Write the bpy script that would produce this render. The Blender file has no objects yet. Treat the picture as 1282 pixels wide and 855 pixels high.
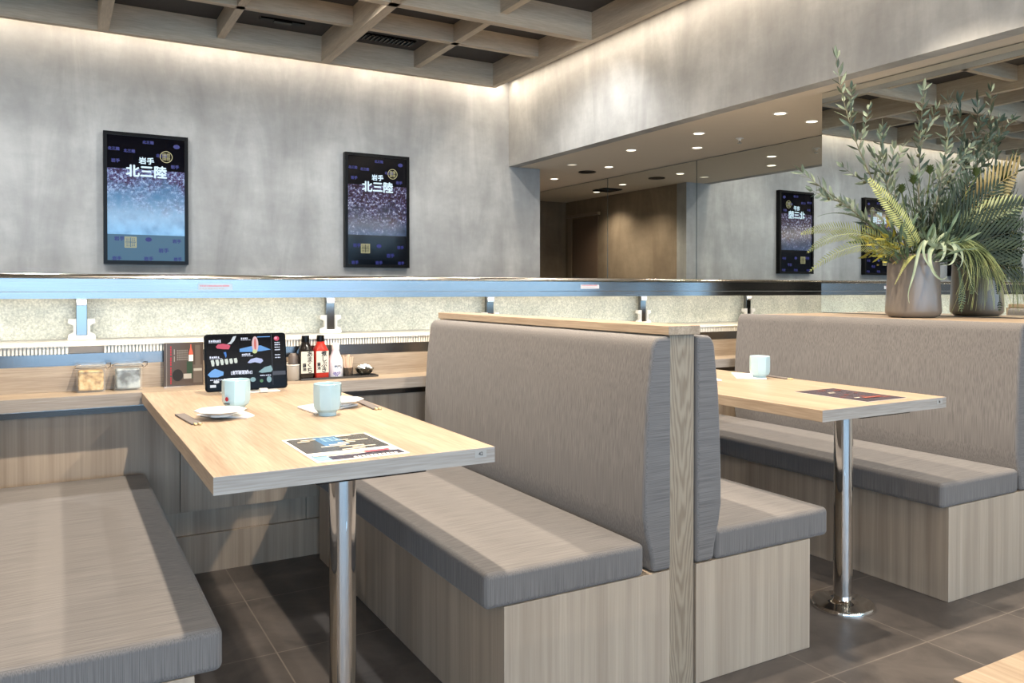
import bpy, bmesh, math, random
from mathutils import Vector, Matrix
S = bpy.context.scene
COL = S.collection
random.seed(7)
PI = math.pi

# ------------------------------------------------------------------ camera
H = 1.15
cam_d = bpy.data.cameras.new('camera'); cam = bpy.data.objects.new('camera', cam_d); COL.objects.link(cam)
cam_d.sensor_fit = 'HORIZONTAL'; cam_d.sensor_width = 36.0
cam_d.lens = 1003.27 / 1282 * 36.0
cam_d.shift_y = (373.14 - 427.5) / 1282
cam_d.clip_start = 0.02
cam.location = (0, 0, H)
cam.rotation_euler = (math.radians(90 - 0.5673), 0, math.radians(-29.679))
S.camera = cam

# ------------------------------------------------------------------ colour management, world, big lights
S.view_settings.view_transform = 'Standard'
S.view_settings.look = 'None'
S.view_settings.exposure = 0.22
S.view_settings.gamma = 1.0
S.view_settings.use_curve_mapping = False
try:
    S.cycles.use_denoising = True
    S.cycles.max_bounces = 10
    S.cycles.sample_clamp_indirect = 6.0
except Exception:
    pass
W = bpy.data.worlds.new('world'); S.world = W; W.use_nodes = True
W.node_tree.nodes['Background'].inputs[0].default_value = (0.55, 0.75, 1.0, 1)
W.node_tree.nodes['Background'].inputs[1].default_value = 0.6

WARM = (1.0, 0.86, 0.69); DAY = (0.40, 0.68, 1.0); NEUT = (1.0, 0.93, 0.83)
E_WINDOW = 78; E_SPOT = 185; E_COVE = 3.4; E_DOWN = 30; E_LANE = 0.45

def area(name, loc, sx, sy, energy, color, rot):
    l = bpy.data.lights.new(name, 'AREA'); l.shape = 'RECTANGLE'; l.size = sx; l.size_y = sy
    l.energy = energy; l.color = color
    o = bpy.data.objects.new(name, l); COL.objects.link(o); o.location = loc; o.rotation_euler = rot
    return o
def spot(name, loc, energy, color, size=2.2, blend=0.3, radius=0.03, rot=(0, 0, 0)):
    l = bpy.data.lights.new(name, 'SPOT'); l.energy = energy; l.color = color
    l.spot_size = size; l.spot_blend = blend; l.shadow_soft_size = radius
    o = bpy.data.objects.new(name, l); COL.objects.link(o); o.location = loc; o.rotation_euler = rot
    return o
# daylight from the windows behind the camera (area faces +Y)
WIN_Y = -4.4
for k in range(5):
    area('window_daylight', (-4.3 + 2.05 * k, WIN_Y - 0.12, 1.45), 1.85, 2.1, E_WINDOW, DAY, (math.radians(90), 0, 0))
# ceiling spots sitting inside the coffers
for (x, y, e) in [(0.695, 2.15, 1.6), (2.23, 2.15, 0.8), (3.0, 2.15, 0.45), (-0.90, 2.15, 0.12),
                  (1.46, -0.6, 0.35), (3.0, 0.3, 0.7), (-0.90, -0.6, 0.15),
                  (0.695, 3.6, 0.3), (2.25, 3.6, 0.35), (-0.9, 3.6, 0.15)]:
    spot('coffer_spot', (x, y, 3.0), E_SPOT * e, WARM, size=1.6 if x > 2.9 else 2.0)
# unseen fill floods added in the coffers to brighten the walls and room
for (x, y, e) in [(-4.0, 4.84, .75), (-1.7, 4.84, .75), (-.1, 4.84, .55), (1.46, 4.84, .55), (2.9, 4.84, .4), (-4.0, 1.0, .5), (-2.4, -2.2, .5), (.7, -2.2, .4), (2.2, -2.2, .4), (2.23, 3.62, .3), (2.23, .68, .35)]:
    spot('added_fill_flood', (x, y, 3.0 if y > 4.5 else 3.06), 150 * e, (0.96, 0.95, 0.93) if y > 4.5 else NEUT, size=2.95, blend=.6, radius=.03)
# unseen uplights added by the window wall and left wall, lifting the timber grid
area('added_beam_uplight', (-.6, -3.95, 2.55), 9.5, 0.08, 75, WARM, (math.radians(118), 0, 0))
area('added_beam_uplight', (-5.75, 1.2, 2.5), 0.08, 9.0, 55, WARM, (0, math.radians(-118), 0))
# cove light strips between the timber grid and the plaster walls
area('cove_strip', (-1.1, 6.335, 3.06), 9.4, 0.04, E_COVE * 9.4, WARM, (0, 0, 0))
area('cove_strip', (3.505, 1.41, 3.06), 0.04, 10.0, E_COVE * 12, WARM, (0, 0, 0))
# LED strips that light the textured glass behind the lane
area('lane_strip', (1.0, 3.80, 1.105), 8.0, 0.03, E_LANE * 8, NEUT, (math.radians(35), 0, 0))
area('lane_strip', (1.0, 3.86, 0.945), 8.0, 0.02, E_LANE * 5, NEUT, (math.radians(125), 0, 0))

# ------------------------------------------------------------------ mesh helpers
class MB:
    def __init__(self): self.v = []; self.f = []
    def add(self, vs, fs):
        n = len(self.v); self.v += [tuple(p) for p in vs]; self.f += [tuple(i + n for i in f) for f in fs]; return self
    def box(self, x0, y0, z0, x1, y1, z1):
        return self.add([(x0,y0,z0),(x1,y0,z0),(x1,y1,z0),(x0,y1,z0),(x0,y0,z1),(x1,y0,z1),(x1,y1,z1),(x0,y1,z1)],
                        [(0,3,2,1),(4,5,6,7),(0,1,5,4),(1,2,6,5),(2,3,7,6),(3,0,4,7)])
    def prism(self, poly, axis, a0, a1):
        # poly in (x,z) for axis y, (x,y) for axis z, (y,z) for axis x
        n = len(poly)
        def p(q, a): return (q[0], a, q[1]) if axis == 'y' else ((q[0], q[1], a) if axis == 'z' else (a, q[0], q[1]))
        vs = [p(q, a0) for q in poly] + [p(q, a1) for q in poly]
        fs = [tuple(range(n)), tuple(range(2*n-1, n-1, -1))] + [(i, i+n, (i+1) % n + n, (i+1) % n) for i in range(n)]
        return self.add(vs, fs)
    def lathe(self, prof, n=32, c=(0,0,0), phase=0.0, close=True):
        vs = []; fs = []
        for r, z in prof:
            for i in range(n):
                a = phase + 2*PI*i/n; vs.append((c[0]+r*math.cos(a), c[1]+r*math.sin(a), c[2]+z))
        for k in range(len(prof)-1):
            for i in range(n):
                j = (i+1) % n; fs.append((k*n+i, k*n+j, (k+1)*n+j, (k+1)*n+i))
        if close:
            fs.append(tuple(range(n-1, -1, -1))); fs.append(tuple((len(prof)-1)*n+i for i in range(n)))
        return self.add(vs, fs)
    def tube(self, pts, rad, n=8):
        pts = [Vector(p) for p in pts]; m = len(pts)
        if not isinstance(rad, (list, tuple)): rad = [rad]*m
        vs = []; up = Vector((0,0,1))
        for k, p in enumerate(pts):
            t = (pts[min(k+1, m-1)] - pts[max(k-1, 0)]).normalized()
            a = t.cross(up)
            if a.length < 1e-3: a = t.cross(Vector((1,0,0)))
            a.normalize(); b = t.cross(a)
            for i in range(n):
                g = 2*PI*i/n; vs.append(p + (a*math.cos(g) + b*math.sin(g))*rad[k])
        fs = [(k*n+i, k*n+(i+1) % n, (k+1)*n+(i+1) % n, (k+1)*n+i) for k in range(m-1) for i in range(n)]
        fs.append(tuple(range(n-1, -1, -1))); fs.append(tuple((m-1)*n+i for i in range(n)))
        return self.add(vs, fs)
    def ribbon(self, pts, widths, side, fold=0.0):
        # a leaf blade along pts, three vertices across, folded along its midrib
        pts = [Vector(p) for p in pts]; m = len(pts); vs = []
        for k, p in enumerate(pts):
            t = (pts[min(k+1, m-1)] - pts[max(k-1, 0)]).normalized()
            s = Vector(side); s = s - t*s.dot(t)
            if s.length < 1e-4: s = t.orthogonal()
            s.normalize(); nn = t.cross(s)
            w = widths[k]
            vs += [p - s*w + nn*w*fold, p, p + s*w + nn*w*fold]
        fs = []
        for k in range(m-1):
            for q in (0, 1): fs.append((k*3+q, k*3+q+1, (k+1)*3+q+1, (k+1)*3+q))
        return self.add(vs, fs)
    def disc(self, c, r, n=24, axis='y', r2=None):
        r2 = r2 or r; vs = []
        for i in range(n):
            a = 2*PI*i/n; u, w = r*math.cos(a), r2*math.sin(a)
            vs.append((c[0]+u, c[1], c[2]+w) if axis == 'y' else (c[0]+u, c[1]+w, c[2]))
        return self.add(vs, [tuple(range(n))])
    def rect(self, x0, a0, x1, a1, k, plane='xz'):
        if plane == 'xz': return self.add([(x0,k,a0),(x1,k,a0),(x1,k,a1),(x0,k,a1)], [(0,1,2,3)])
        return self.add([(x0,a0,k),(x1,a0,k),(x1,a1,k),(x0,a1,k)], [(0,1,2,3)])
    def poly(self, pts): return self.add(pts, [tuple(range(len(pts)))])
    def build(self, name, mat, parent=None, bevel=0, seg=3, angle=40, smooth=True, fix=True):
        me = bpy.data.meshes.new(name); me.from_pydata(self.v, [], self.f); me.validate()
        if fix:
            bm = bmesh.new(); bm.from_mesh(me); bmesh.ops.recalc_face_normals(bm, faces=bm.faces); bm.to_mesh(me); bm.free()
        if smooth:
            for p in me.polygons: p.use_smooth = True
            me.set_sharp_from_angle(angle=math.radians(angle))
        me.materials.append(mat)
        o = bpy.data.objects.new(name, me); COL.objects.link(o)
        if parent: o.parent = parent
        if bevel:
            md = o.modifiers.new('bevel', 'BEVEL'); md.width = bevel; md.segments = seg; md.limit_method = 'ANGLE'
            md.angle_limit = math.radians(35); md.harden_normals = True
        return o

def thing(name, label, cat, loc=(0,0,0), rz=0, group=None):
    o = bpy.data.objects.new(name, None); o.empty_display_size = 0.05; COL.objects.link(o)
    o.location = loc; o.rotation_euler = (0, 0, rz); tag(o, label, cat, group); return o
def tag(o, label, cat, group=None):
    o['label'] = label; o['category'] = cat
    if group: o['group'] = group
    return o
def struct(name, mb, mat, **k):
    o = mb.build(name, mat, **k); o['kind'] = 'structure'; return o

def text_mesh(body, size, bold=0.0, align='CENTER'):
    c = bpy.data.curves.new('t', 'FONT'); c.body = body; c.size = size; c.align_x = align; c.align_y = 'CENTER'
    c.offset = bold; c.resolution_u = 3
    o = bpy.data.objects.new('t', c); COL.objects.link(o)
    dg = bpy.context.evaluated_depsgraph_get(); dg.update()
    me = bpy.data.meshes.new_from_object(o.evaluated_get(dg))
    vs = [v.co.copy() for v in me.vertices]; fs = [tuple(p.vertices) for p in me.polygons]
    bpy.data.objects.remove(o); bpy.data.curves.remove(c); bpy.data.meshes.remove(me)
    return vs, fs
def text_xz(mb, body, size, x, y, z, bold=0.0, sx=1.0):
    vs, fs = text_mesh(body, size)
    for i, (a, c) in enumerate(((0, 0), (1, 0), (-1, 0), (0, 1), (0, -1)) if bold else ((0, 0),)):
        mb.add([(x + v.x*sx + a*bold, y - i*1e-5, z + v.y + c*bold) for v in vs], fs)
    return mb
def text_xy(mb, body, size, x, y, z, bold=0.0, sx=1.0):
    vs, fs = text_mesh(body, size, bold); mb.add([(x + v.x*sx, y + v.y, z) for v in vs], fs); return mb
def dashes_xz(mb, x, z, w, h, y, n, seed=0):
    # a line of marks too small to read
    r = random.Random(seed); cw = w/n
    for i in range(n):
        a = x + i*cw
        mb.rect(a, z, a + cw*r.uniform(.55, .85), z + h*r.uniform(.75, 1.0), y)
    return mb

# ------------------------------------------------------------------ materials
def lin(c):
    return tuple(((v/255)/12.92 if v/255 <= .04045 else ((v/255+.055)/1.055)**2.4) for v in c) + (1,)
def newmat(name):
    m = bpy.data.materials.new(name); m.use_nodes = True
    return m, m.node_tree.nodes, m.node_tree.links, m.node_tree.nodes['Principled BSDF']
def plain(name, rgb, rough=.5, metal=0, spec=.5, emit=0, alpha=None, noise=.06, coat=0, trans=0):
    m, N, L, b = newmat(name)
    b.inputs['Roughness'].default_value = rough; b.inputs['Metallic'].default_value = metal
    b.inputs['Specular IOR Level'].default_value = spec
    b.inputs['Coat Weight'].default_value = coat
    if alpha: b.inputs['Alpha'].default_value = alpha
    if trans: b.inputs['Transmission Weight'].default_value = trans; b.inputs['IOR'].default_value = 1.2
    c = lin(rgb); b.inputs['Base Color'].default_value = c
    if noise and not emit:
        t = N.new('ShaderNodeTexCoord'); n = N.new('ShaderNodeTexNoise'); n.inputs['Scale'].default_value = 35
        mx = N.new('ShaderNodeMix'); mx.data_type = 'RGBA'
        mx.inputs['A'].default_value = tuple(v*(1-noise) for v in c[:3]) + (1,)
        mx.inputs['B'].default_value = tuple(min(1, v*(1+noise)) for v in c[:3]) + (1,)
        L.new(t.outputs['Object'], n.inputs['Vector']); L.new(n.outputs['Fac'], mx.inputs['Factor']); L.new(mx.outputs['Result'], b.inputs['Base Color'])
    if emit:
        b.inputs['Base Color'].default_value = (0.004, 0.004, 0.004, 1)
        b.inputs['Emission Color'].default_value = c; b.inputs['Emission Strength'].default_value = emit
    return m
def ramp(N, stops, interp='LINEAR'):
    r = N.new('ShaderNodeValToRGB'); e = r.color_ramp.elements; r.color_ramp.interpolation = interp
    while len(e) > 1: e.remove(e[-1])
    e[0].position = stops[0][0]; e[0].color = lin(stops[0][1])
    for p, c in stops[1:]:
        x = e.new(p); x.color = lin(c)
    return r
def wood(name, dark, light, scale, rough=.45, fine=1.0, spec=.4, contrast=(.3, .7)):
    # straight-grained laminate; scale = noise frequency along x, y, z (low along the grain)
    m, N, L, b = newmat(name)
    t = N.new('ShaderNodeTexCoord'); mp = N.new('ShaderNodeMapping'); mp.inputs['Scale'].default_value = scale
    n1 = N.new('ShaderNodeTexNoise'); n1.inputs['Scale'].default_value = 1; n1.inputs['Detail'].default_value = 6; n1.inputs['Roughness'].default_value = .62
    r = ramp(N, [(contrast[0], dark), (contrast[1], light)])
    mp2 = N.new('ShaderNodeMapping'); mp2.inputs['Scale'].default_value = tuple(s*9 for s in scale)
    n2 = N.new('ShaderNodeTexNoise'); n2.inputs['Scale'].default_value = 1; n2.inputs['Detail'].default_value = 3
    r2 = ramp(N, [(.35, (205, 200, 196)), (.65, (255, 255, 255))])
    mx = N.new('ShaderNodeMix'); mx.data_type = 'RGBA'; mx.blend_type = 'MULTIPLY'; mx.inputs['Factor'].default_value = .55*fine
    L.new(t.outputs['Object'], mp.inputs['Vector']); L.new(mp.outputs['Vector'], n1.inputs['Vector']); L.new(n1.outputs['Fac'], r.inputs['Fac'])
    L.new(t.outputs['Object'], mp2.inputs['Vector']); L.new(mp2.outputs['Vector'], n2.inputs['Vector']); L.new(n2.outputs['Fac'], r2.inputs['Fac'])
    L.new(r.outputs['Color'], mx.inputs['A']); L.new(r2.outputs['Color'], mx.inputs['B']); L.new(mx.outputs['Result'], b.inputs['Base Color'])
    b.inputs['Roughness'].default_value = rough; b.inputs['Specular IOR Level'].default_value = spec
    return m
def oak(name, dark, light, xc=0.0):
    # cathedral grain: nested arches from x*x and z, bent by noise
    m, N, L, b = newmat(name)
    def math_(op, a, c, c2=None):
        n = N.new('ShaderNodeMath'); n.operation = op
        for i, v in enumerate((a, c, c2)):
            if v is None: continue
            if isinstance(v, (int, float)): n.inputs[i].default_value = v
            else: L.new(v, n.inputs[i])
        return n.outputs[0]
    t = N.new('ShaderNodeTexCoord'); sp = N.new('ShaderNodeSeparateXYZ'); L.new(t.outputs['Object'], sp.inputs[0])
    mp = N.new('ShaderNodeMapping'); mp.inputs['Scale'].default_value = (20, 20, 3.2)
    n0 = N.new('ShaderNodeTexNoise'); n0.inputs['Scale'].default_value = 1.0; n0.inputs['Detail'].default_value = 3
    L.new(t.outputs['Object'], mp.inputs['Vector']); L.new(mp.outputs['Vector'], n0.inputs['Vector'])
    x = math_('DIVIDE', math_('SUBTRACT', sp.outputs['X'], xc), .047)
    f = math_('ADD', math_('MULTIPLY', math_('MULTIPLY', x, x), 22.0), math_('MULTIPLY', sp.outputs['Z'], -62.0))
    f = math_('ADD', f, math_('MULTIPLY', n0.outputs['Fac'], 34.0))
    sn = math_('MULTIPLY_ADD', math_('SINE', f, None), .5, .5)
    mp2 = N.new('ShaderNodeMapping'); mp2.inputs['Scale'].default_value = (520, 520, 12)
    n2 = N.new('ShaderNodeTexNoise'); n2.inputs['Scale'].default_value = 1
    L.new(t.outputs['Object'], mp2.inputs['Vector']); L.new(mp2.outputs['Vector'], n2.inputs['Vector'])
    v = math_('ADD', math_('MULTIPLY', sn, .5), math_('MULTIPLY', n2.outputs['Fac'], .55))
    r = ramp(N, [(.2, dark), (.75, light)]); L.new(v, r.inputs['Fac'])
    L.new(r.outputs['Color'], b.inputs['Base Color']); b.inputs['Roughness'].default_value = .55; b.inputs['Specular IOR Level'].default_value = .3
    return m
def fabric(name, dark, light, back=False):
    m, N, L, b = newmat(name)
    t = N.new('ShaderNodeTexCoord'); g = N.new('ShaderNodeNewGeometry'); sx = N.new('ShaderNodeSeparateXYZ')
    L.new(g.outputs['Normal'], sx.inputs[0])
    ab = N.new('ShaderNodeMath'); ab.operation = 'ABSOLUTE'; L.new(sx.outputs['Z'], ab.inputs[0])
    gt = N.new('ShaderNodeMath'); gt.operation = 'GREATER_THAN'; gt.inputs[1].default_value = .75; L.new(ab.outputs[0], gt.inputs[0])
    if back:
        ay = N.new('ShaderNodeMath'); ay.operation = 'ABSOLUTE'; L.new(sx.outputs['Y'], ay.inputs[0])
        mm_ = N.new('ShaderNodeMath'); mm_.operation = 'MAXIMUM'; L.new(ab.outputs[0], mm_.inputs[0]); L.new(ay.outputs[0], mm_.inputs[1]); L.new(mm_.outputs[0], gt.inputs[0])
    outs = []
    for sc in ((480, 480, 7), (7, 480, 480)):
        mp = N.new('ShaderNodeMapping'); mp.inputs['Scale'].default_value = sc; n = N.new('ShaderNodeTexNoise')
        n.inputs['Scale'].default_value = 1; n.inputs['Detail'].default_value = 1.5; n.inputs['Roughness'].default_value = .5
        L.new(t.outputs['Object'], mp.inputs['Vector']); L.new(mp.outputs['Vector'], n.inputs['Vector']); outs.append(n)
    mx = N.new('ShaderNodeMix'); L.new(gt.outputs[0], mx.inputs['Factor'])
    L.new(outs[0].outputs['Fac'], mx.inputs['A']); L.new(outs[1].outputs['Fac'], mx.inputs['B'])
    big = N.new('ShaderNodeTexNoise'); big.inputs['Scale'].default_value = 9; L.new(t.outputs['Object'], big.inputs['Vector'])
    ad = N.new('ShaderNodeMath'); ad.operation = 'MULTIPLY_ADD'; ad.inputs[1].default_value = .08
    L.new(big.outputs['Fac'], ad.inputs[0]); L.new(mx.outputs['Result'], ad.inputs[2])
    r = ramp(N, [(.34, dark), (.70, light)]); L.new(ad.outputs[0], r.inputs['Fac']); L.new(r.outputs['Color'], b.inputs['Base Color'])
    bp = N.new('ShaderNodeBump'); bp.inputs['Strength'].default_value = .25; bp.inputs['Distance'].default_value = .002
    L.new(mx.outputs['Result'], bp.inputs['Height']); L.new(bp.outputs['Normal'], b.inputs['Normal'])
    b.inputs['Roughness'].default_value = .9; b.inputs['Specular IOR Level'].default_value = .15
    b.inputs['Sheen Weight'].default_value = .15
    return m
def plaster(name, dark, mid, light):
    m, N, L, b = newmat(name)
    t = N.new('ShaderNodeTexCoord')
    mp = N.new('ShaderNodeMapping'); mp.inputs['Scale'].default_value = (3.2, 3.2, .75)
    n1 = N.new('ShaderNodeTexNoise'); n1.inputs['Scale'].default_value = 1; n1.inputs['Detail'].default_value = 7; n1.inputs['Roughness'].default_value = .62; n1.inputs['Distortion'].default_value = .6
    mp2 = N.new('ShaderNodeMapping'); mp2.inputs['Scale'].default_value = (1.3, 1.3, 2.0)
    n2 = N.new('ShaderNodeTexNoise'); n2.inputs['Scale'].default_value = 1.4; n2.inputs['Detail'].default_value = 8; n2.inputs['Roughness'].default_value = .68
    mx = N.new('ShaderNodeMix'); mx.inputs['Factor'].default_value = .45
    L.new(t.outputs['Object'], mp.inputs['Vector']); L.new(mp.outputs['Vector'], n1.inputs['Vector'])
    L.new(t.outputs['Object'], mp2.inputs['Vector']); L.new(mp2.outputs['Vector'], n2.inputs['Vector'])
    L.new(n1.outputs['Fac'], mx.inputs['A']); L.new(n2.outputs['Fac'], mx.inputs['B'])
    r = ramp(N, [(.33, dark), (.5, mid), (.66, light)]); L.new(mx.outputs['Result'], r.inputs['Fac']); L.new(r.outputs['Color'], b.inputs['Base Color'])
    bp = N.new('ShaderNodeBump'); bp.inputs['Strength'].default_value = .12; bp.inputs['Distance'].default_value = .01
    L.new(mx.outputs['Result'], bp.inputs['Height']); L.new(bp.outputs['Normal'], b.inputs['Normal'])
    b.inputs['Roughness'].default_value = .7; b.inputs['Specular IOR Level'].default_value = .25
    return m
def floor_tiles(name):
    m, N, L, b = newmat(name)
    t = N.new('ShaderNodeTexCoord'); sp = N.new('ShaderNodeSeparateXYZ'); L.new(t.outputs['Object'], sp.inputs[0])
    def line(out, off, period, w):
        a = N.new('ShaderNodeMath'); a.operation = 'SUBTRACT'; a.inputs[1].default_value = off; L.new(out, a.inputs[0])
        d = N.new('ShaderNodeMath'); d.operation = 'DIVIDE'; d.inputs[1].default_value = period; L.new(a.outputs[0], d.inputs[0])
        f = N.new('ShaderNodeMath'); f.operation = 'FRACT'; L.new(d.outputs[0], f.inputs[0])
        p = N.new('ShaderNodeMath'); p.operation = 'PINGPONG'; p.inputs[1].default_value = .5; L.new(f.outputs[0], p.inputs[0])
        l = N.new('ShaderNodeMath'); l.operation = 'LESS_THAN'; l.inputs[1].default_value = w/period; L.new(p.outputs[0], l.inputs[0])
        return l
    a = line(sp.outputs['X'], .605, .4667, .0022); c = line(sp.outputs['Y'], 1.595, .4865, .0022)
    mxm = N.new('ShaderNodeMath'); mxm.operation = 'MAXIMUM'; L.new(a.outputs[0], mxm.inputs[0]); L.new(c.outputs[0], mxm.inputs[1])
    n = N.new('ShaderNodeTexNoise'); n.inputs['Scale'].default_value = 4.5; n.inputs['Detail'].default_value = 8; n.inputs['Roughness'].default_value = .65; n.inputs['Distortion'].default_value = .8
    L.new(t.outputs['Object'], n.inputs['Vector'])
    r = ramp(N, [(.35, (76, 71, 68)), (.65, (102, 95, 90))]); L.new(n.outputs['Fac'], r.inputs['Fac'])
    mx = N.new('ShaderNodeMix'); mx.data_type = 'RGBA'; mx.inputs['B'].default_value = lin((122, 114, 106))
    L.new(mxm.outputs[0], mx.inputs['Factor']); L.new(r.outputs['Color'], mx.inputs['A']); L.new(mx.outputs['Result'], b.inputs['Base Color'])
    b.inputs['Roughness'].default_value = .42; b.inputs['Specular IOR Level'].default_value = .4
    bp = N.new('ShaderNodeBump'); bp.inputs['Strength'].default_value = .3; bp.inputs['Distance'].default_value = .002; bp.invert = True
    L.new(mxm.outputs[0], bp.inputs['Height']); L.new(bp.outputs['Normal'], b.inputs['Normal'])
    return m
def speckle_glass(name):
    m, N, L, b = newmat(name)
    t = N.new('ShaderNodeTexCoord'); n = N.new('ShaderNodeTexNoise'); n.inputs['Scale'].default_value = 120; n.inputs['Detail'].default_value = 5; n.inputs['Roughness'].default_value = .7
    L.new(t.outputs['Object'], n.inputs['Vector'])
    n2 = N.new('ShaderNodeTexNoise'); n2.inputs['Scale'].default_value = 7; n2.inputs['Detail'].default_value = 4; L.new(t.outputs['Object'], n2.inputs['Vector'])
    mx = N.new('ShaderNodeMix'); mx.inputs['Factor'].default_value = .3; L.new(n.outputs['Fac'], mx.inputs['A']); L.new(n2.outputs['Fac'], mx.inputs['B'])
    r = ramp(N, [(.36, (158, 160, 150)), (.5, (190, 190, 176)), (.64, (224, 222, 206))]); L.new(mx.outputs['Result'], r.inputs['Fac']); L.new(r.outputs['Color'], b.inputs['Base Color'])
    bp = N.new('ShaderNodeBump'); bp.inputs['Strength'].default_value = .5; bp.inputs['Distance'].default_value = .004
    L.new(n.outputs['Fac'], bp.inputs['Height']); L.new(bp.outputs['Normal'], b.inputs['Normal'])
    b.inputs['Roughness'].default_value = .25
    return m
def steel(name, rgb, rough, scale=(3, 200, 400)):
    m, N, L, b = newmat(name)
    t = N.new('ShaderNodeTexCoord'); mp = N.new('ShaderNodeMapping'); mp.inputs['Scale'].default_value = scale
    n = N.new('ShaderNodeTexNoise'); n.inputs['Scale'].default_value = 1; n.inputs['Detail'].default_value = 3
    L.new(t.outputs['Object'], mp.inputs['Vector']); L.new(mp.outputs['Vector'], n.inputs['Vector'])
    mr = N.new('ShaderNodeMapRange'); mr.inputs['To Min'].default_value = rough*.7; mr.inputs['To Max'].default_value = rough*1.3
    L.new(n.outputs['Fac'], mr.inputs['Value']); L.new(mr.outputs[0], b.inputs['Roughness'])
    b.inputs['Base Color'].default_value = lin(rgb); b.inputs['Metallic'].default_value = 1
    return m
def picture(name, kind):
    # what the wall screens show: a blossom tree over blue sky ('bright': painted reflection)
    m, N, L, b = newmat(name)
    t = N.new('ShaderNodeTexCoord')
    n = N.new('ShaderNodeTexNoise'); n.inputs['Scale'].default_value = 55; n.inputs['Detail'].default_value = 4; n.inputs['Roughness'].default_value = .75
    n2 = N.new('ShaderNodeTexNoise'); n2.inputs['Scale'].default_value = 9; n2.inputs['Detail'].default_value = 3
    L.new(t.outputs['Object'], n.inputs['Vector']); L.new(t.outputs['Object'], n2.inputs['Vector'])
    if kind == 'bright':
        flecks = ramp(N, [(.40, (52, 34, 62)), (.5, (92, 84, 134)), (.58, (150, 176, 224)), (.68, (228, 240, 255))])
        sky = ramp(N, [(.3, (78, 132, 178)), (.7, (134, 194, 238))])  # window reflection mixed into this sky colour
    else:
        flecks = ramp(N, [(.38, (14, 14, 30)), (.48, (60, 30, 52)), (.56, (92, 96, 142)), (.66, (224, 230, 250))])
        sky = ramp(N, [(.3, (34, 44, 66)), (.7, (88, 110, 150))])
    L.new(n.outputs['Fac'], flecks.inputs['Fac']); L.new(n2.outputs['Fac'], sky.inputs['Fac'])
    sp = N.new('ShaderNodeSeparateXYZ'); L.new(t.outputs['Object'], sp.inputs[0])
    ad = N.new('ShaderNodeMath'); ad.operation = 'MULTIPLY_ADD'; ad.inputs[1].default_value = .7; L.new(n2.outputs['Fac'], ad.inputs[0]); L.new(sp.outputs['Z'], ad.inputs[2])
    mr = N.new('ShaderNodeMapRange')
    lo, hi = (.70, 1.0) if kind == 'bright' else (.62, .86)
    mr.inputs['From Min'].default_value = lo; mr.inputs['From Max'].default_value = hi; L.new(ad.outputs[0], mr.inputs['Value'])
    mx = N.new('ShaderNodeMix'); mx.data_type = 'RGBA'; L.new(mr.outputs[0], mx.inputs['Factor']); L.new(sky.outputs['Color'], mx.inputs['A']); L.new(flecks.outputs['Color'], mx.inputs['B'])
    b.inputs['Base Color'].default_value = (.003, .003, .003, 1); b.inputs['Roughness'].default_value = .12
    L.new(mx.outputs['Result'], b.inputs['Emission Color']); b.inputs['Emission Strength'].default_value = .8
    return m
def leafmat(name, a, c, rough=.55):
    m, N, L, b = newmat(name)
    t = N.new('ShaderNodeTexCoord'); n = N.new('ShaderNodeTexNoise'); n.inputs['Scale'].default_value = 14; L.new(t.outputs['Object'], n.inputs['Vector'])
    r = ramp(N, [(.3, a), (.7, c)]); L.new(n.outputs['Fac'], r.inputs['Fac']); L.new(r.outputs['Color'], b.inputs['Base Color'])
    b.inputs['Roughness'].default_value = rough; b.inputs['Specular IOR Level'].default_value = .3
    return m

M = {}
M['plaster'] = plaster('grey_plaster', (142, 141, 139), (164, 163, 160), (190, 189, 185))
M['plaster_brown'] = plaster('brown_plaster', (118, 103, 86), (140, 123, 104), (160, 143, 122))
M['beam_x'] = wood('beam_timber_x', (186, 168, 145), (212, 195, 170), (1.2, 14, 14), rough=.6, fine=.6)
M['beam_y'] = wood('beam_timber_y', (186, 168, 145), (212, 195, 170), (14, 1.2, 14), rough=.6, fine=.6)
M['panel'] = wood('laminate_upright_grain', (158, 141, 123), (194, 177, 157), (20, 20, .4), fine=.4)
M['top_y'] = wood('laminate_table_top', (165, 143, 119), (197, 175, 150), (22, 1.0, 22), rough=.4)
M['top_x'] = wood('laminate_ledge', (164, 148, 130), (192, 176, 156), (1.0, 22, 22), rough=.4)
M['edge_x'] = wood('laminate_edge', (160, 151, 142), (184, 175, 165), (1.0, 22, 30), rough=.5)
M['oak'] = oak('oak_post', (134, 118, 100), (162, 147, 127), 1.568)
M['fabric'] = fabric('grey_brown_weave', (102, 98, 96), (127, 122, 118))
M['fabric_back'] = fabric('grey_brown_weave_back', (102, 98, 96), (127, 122, 118), True)
M['tiles'] = floor_tiles('dark_floor_tiles')
M['dark_ceiling'] = plain('dark_ceiling_paint', (72, 68, 66), .8)
M['soffit'] = plain('beige_ceiling_paint', (214, 202, 184), .8, noise=.03)
M['mirror'] = plain('mirror_silver', (226, 230, 228), .0, metal=1, noise=0)
M['mirror_edge'] = plain('mirror_edge', (70, 84, 82), .2)
M['chrome'] = plain('chrome', (225, 222, 218), .06, metal=1, noise=0)
M['steel'] = steel('brushed_steel', (206, 202, 196), .16)
M['steel_face'] = steel('satin_steel', (132, 132, 132), .24)
M['dark_steel'] = steel('dark_steel', (92, 90, 88), .25)
M['black'] = plain('black_plastic', (12, 12, 13), .3, spec=.15)
M['white'] = plain('white_plastic', (238, 234, 226), .4)
M['lane'] = plain('white_lane_plate', (240, 236, 224), .35)
M['glass_panel'] = speckle_glass('textured_glass')
M['screen'] = plain('screen_black', (3, 4, 12), .1, spec=.3, noise=0)
M['pic_bright'] = picture('blossom_with_reflection', 'bright')
M['pic_dark'] = picture('blossom_picture_dark', 'dark')
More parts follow.
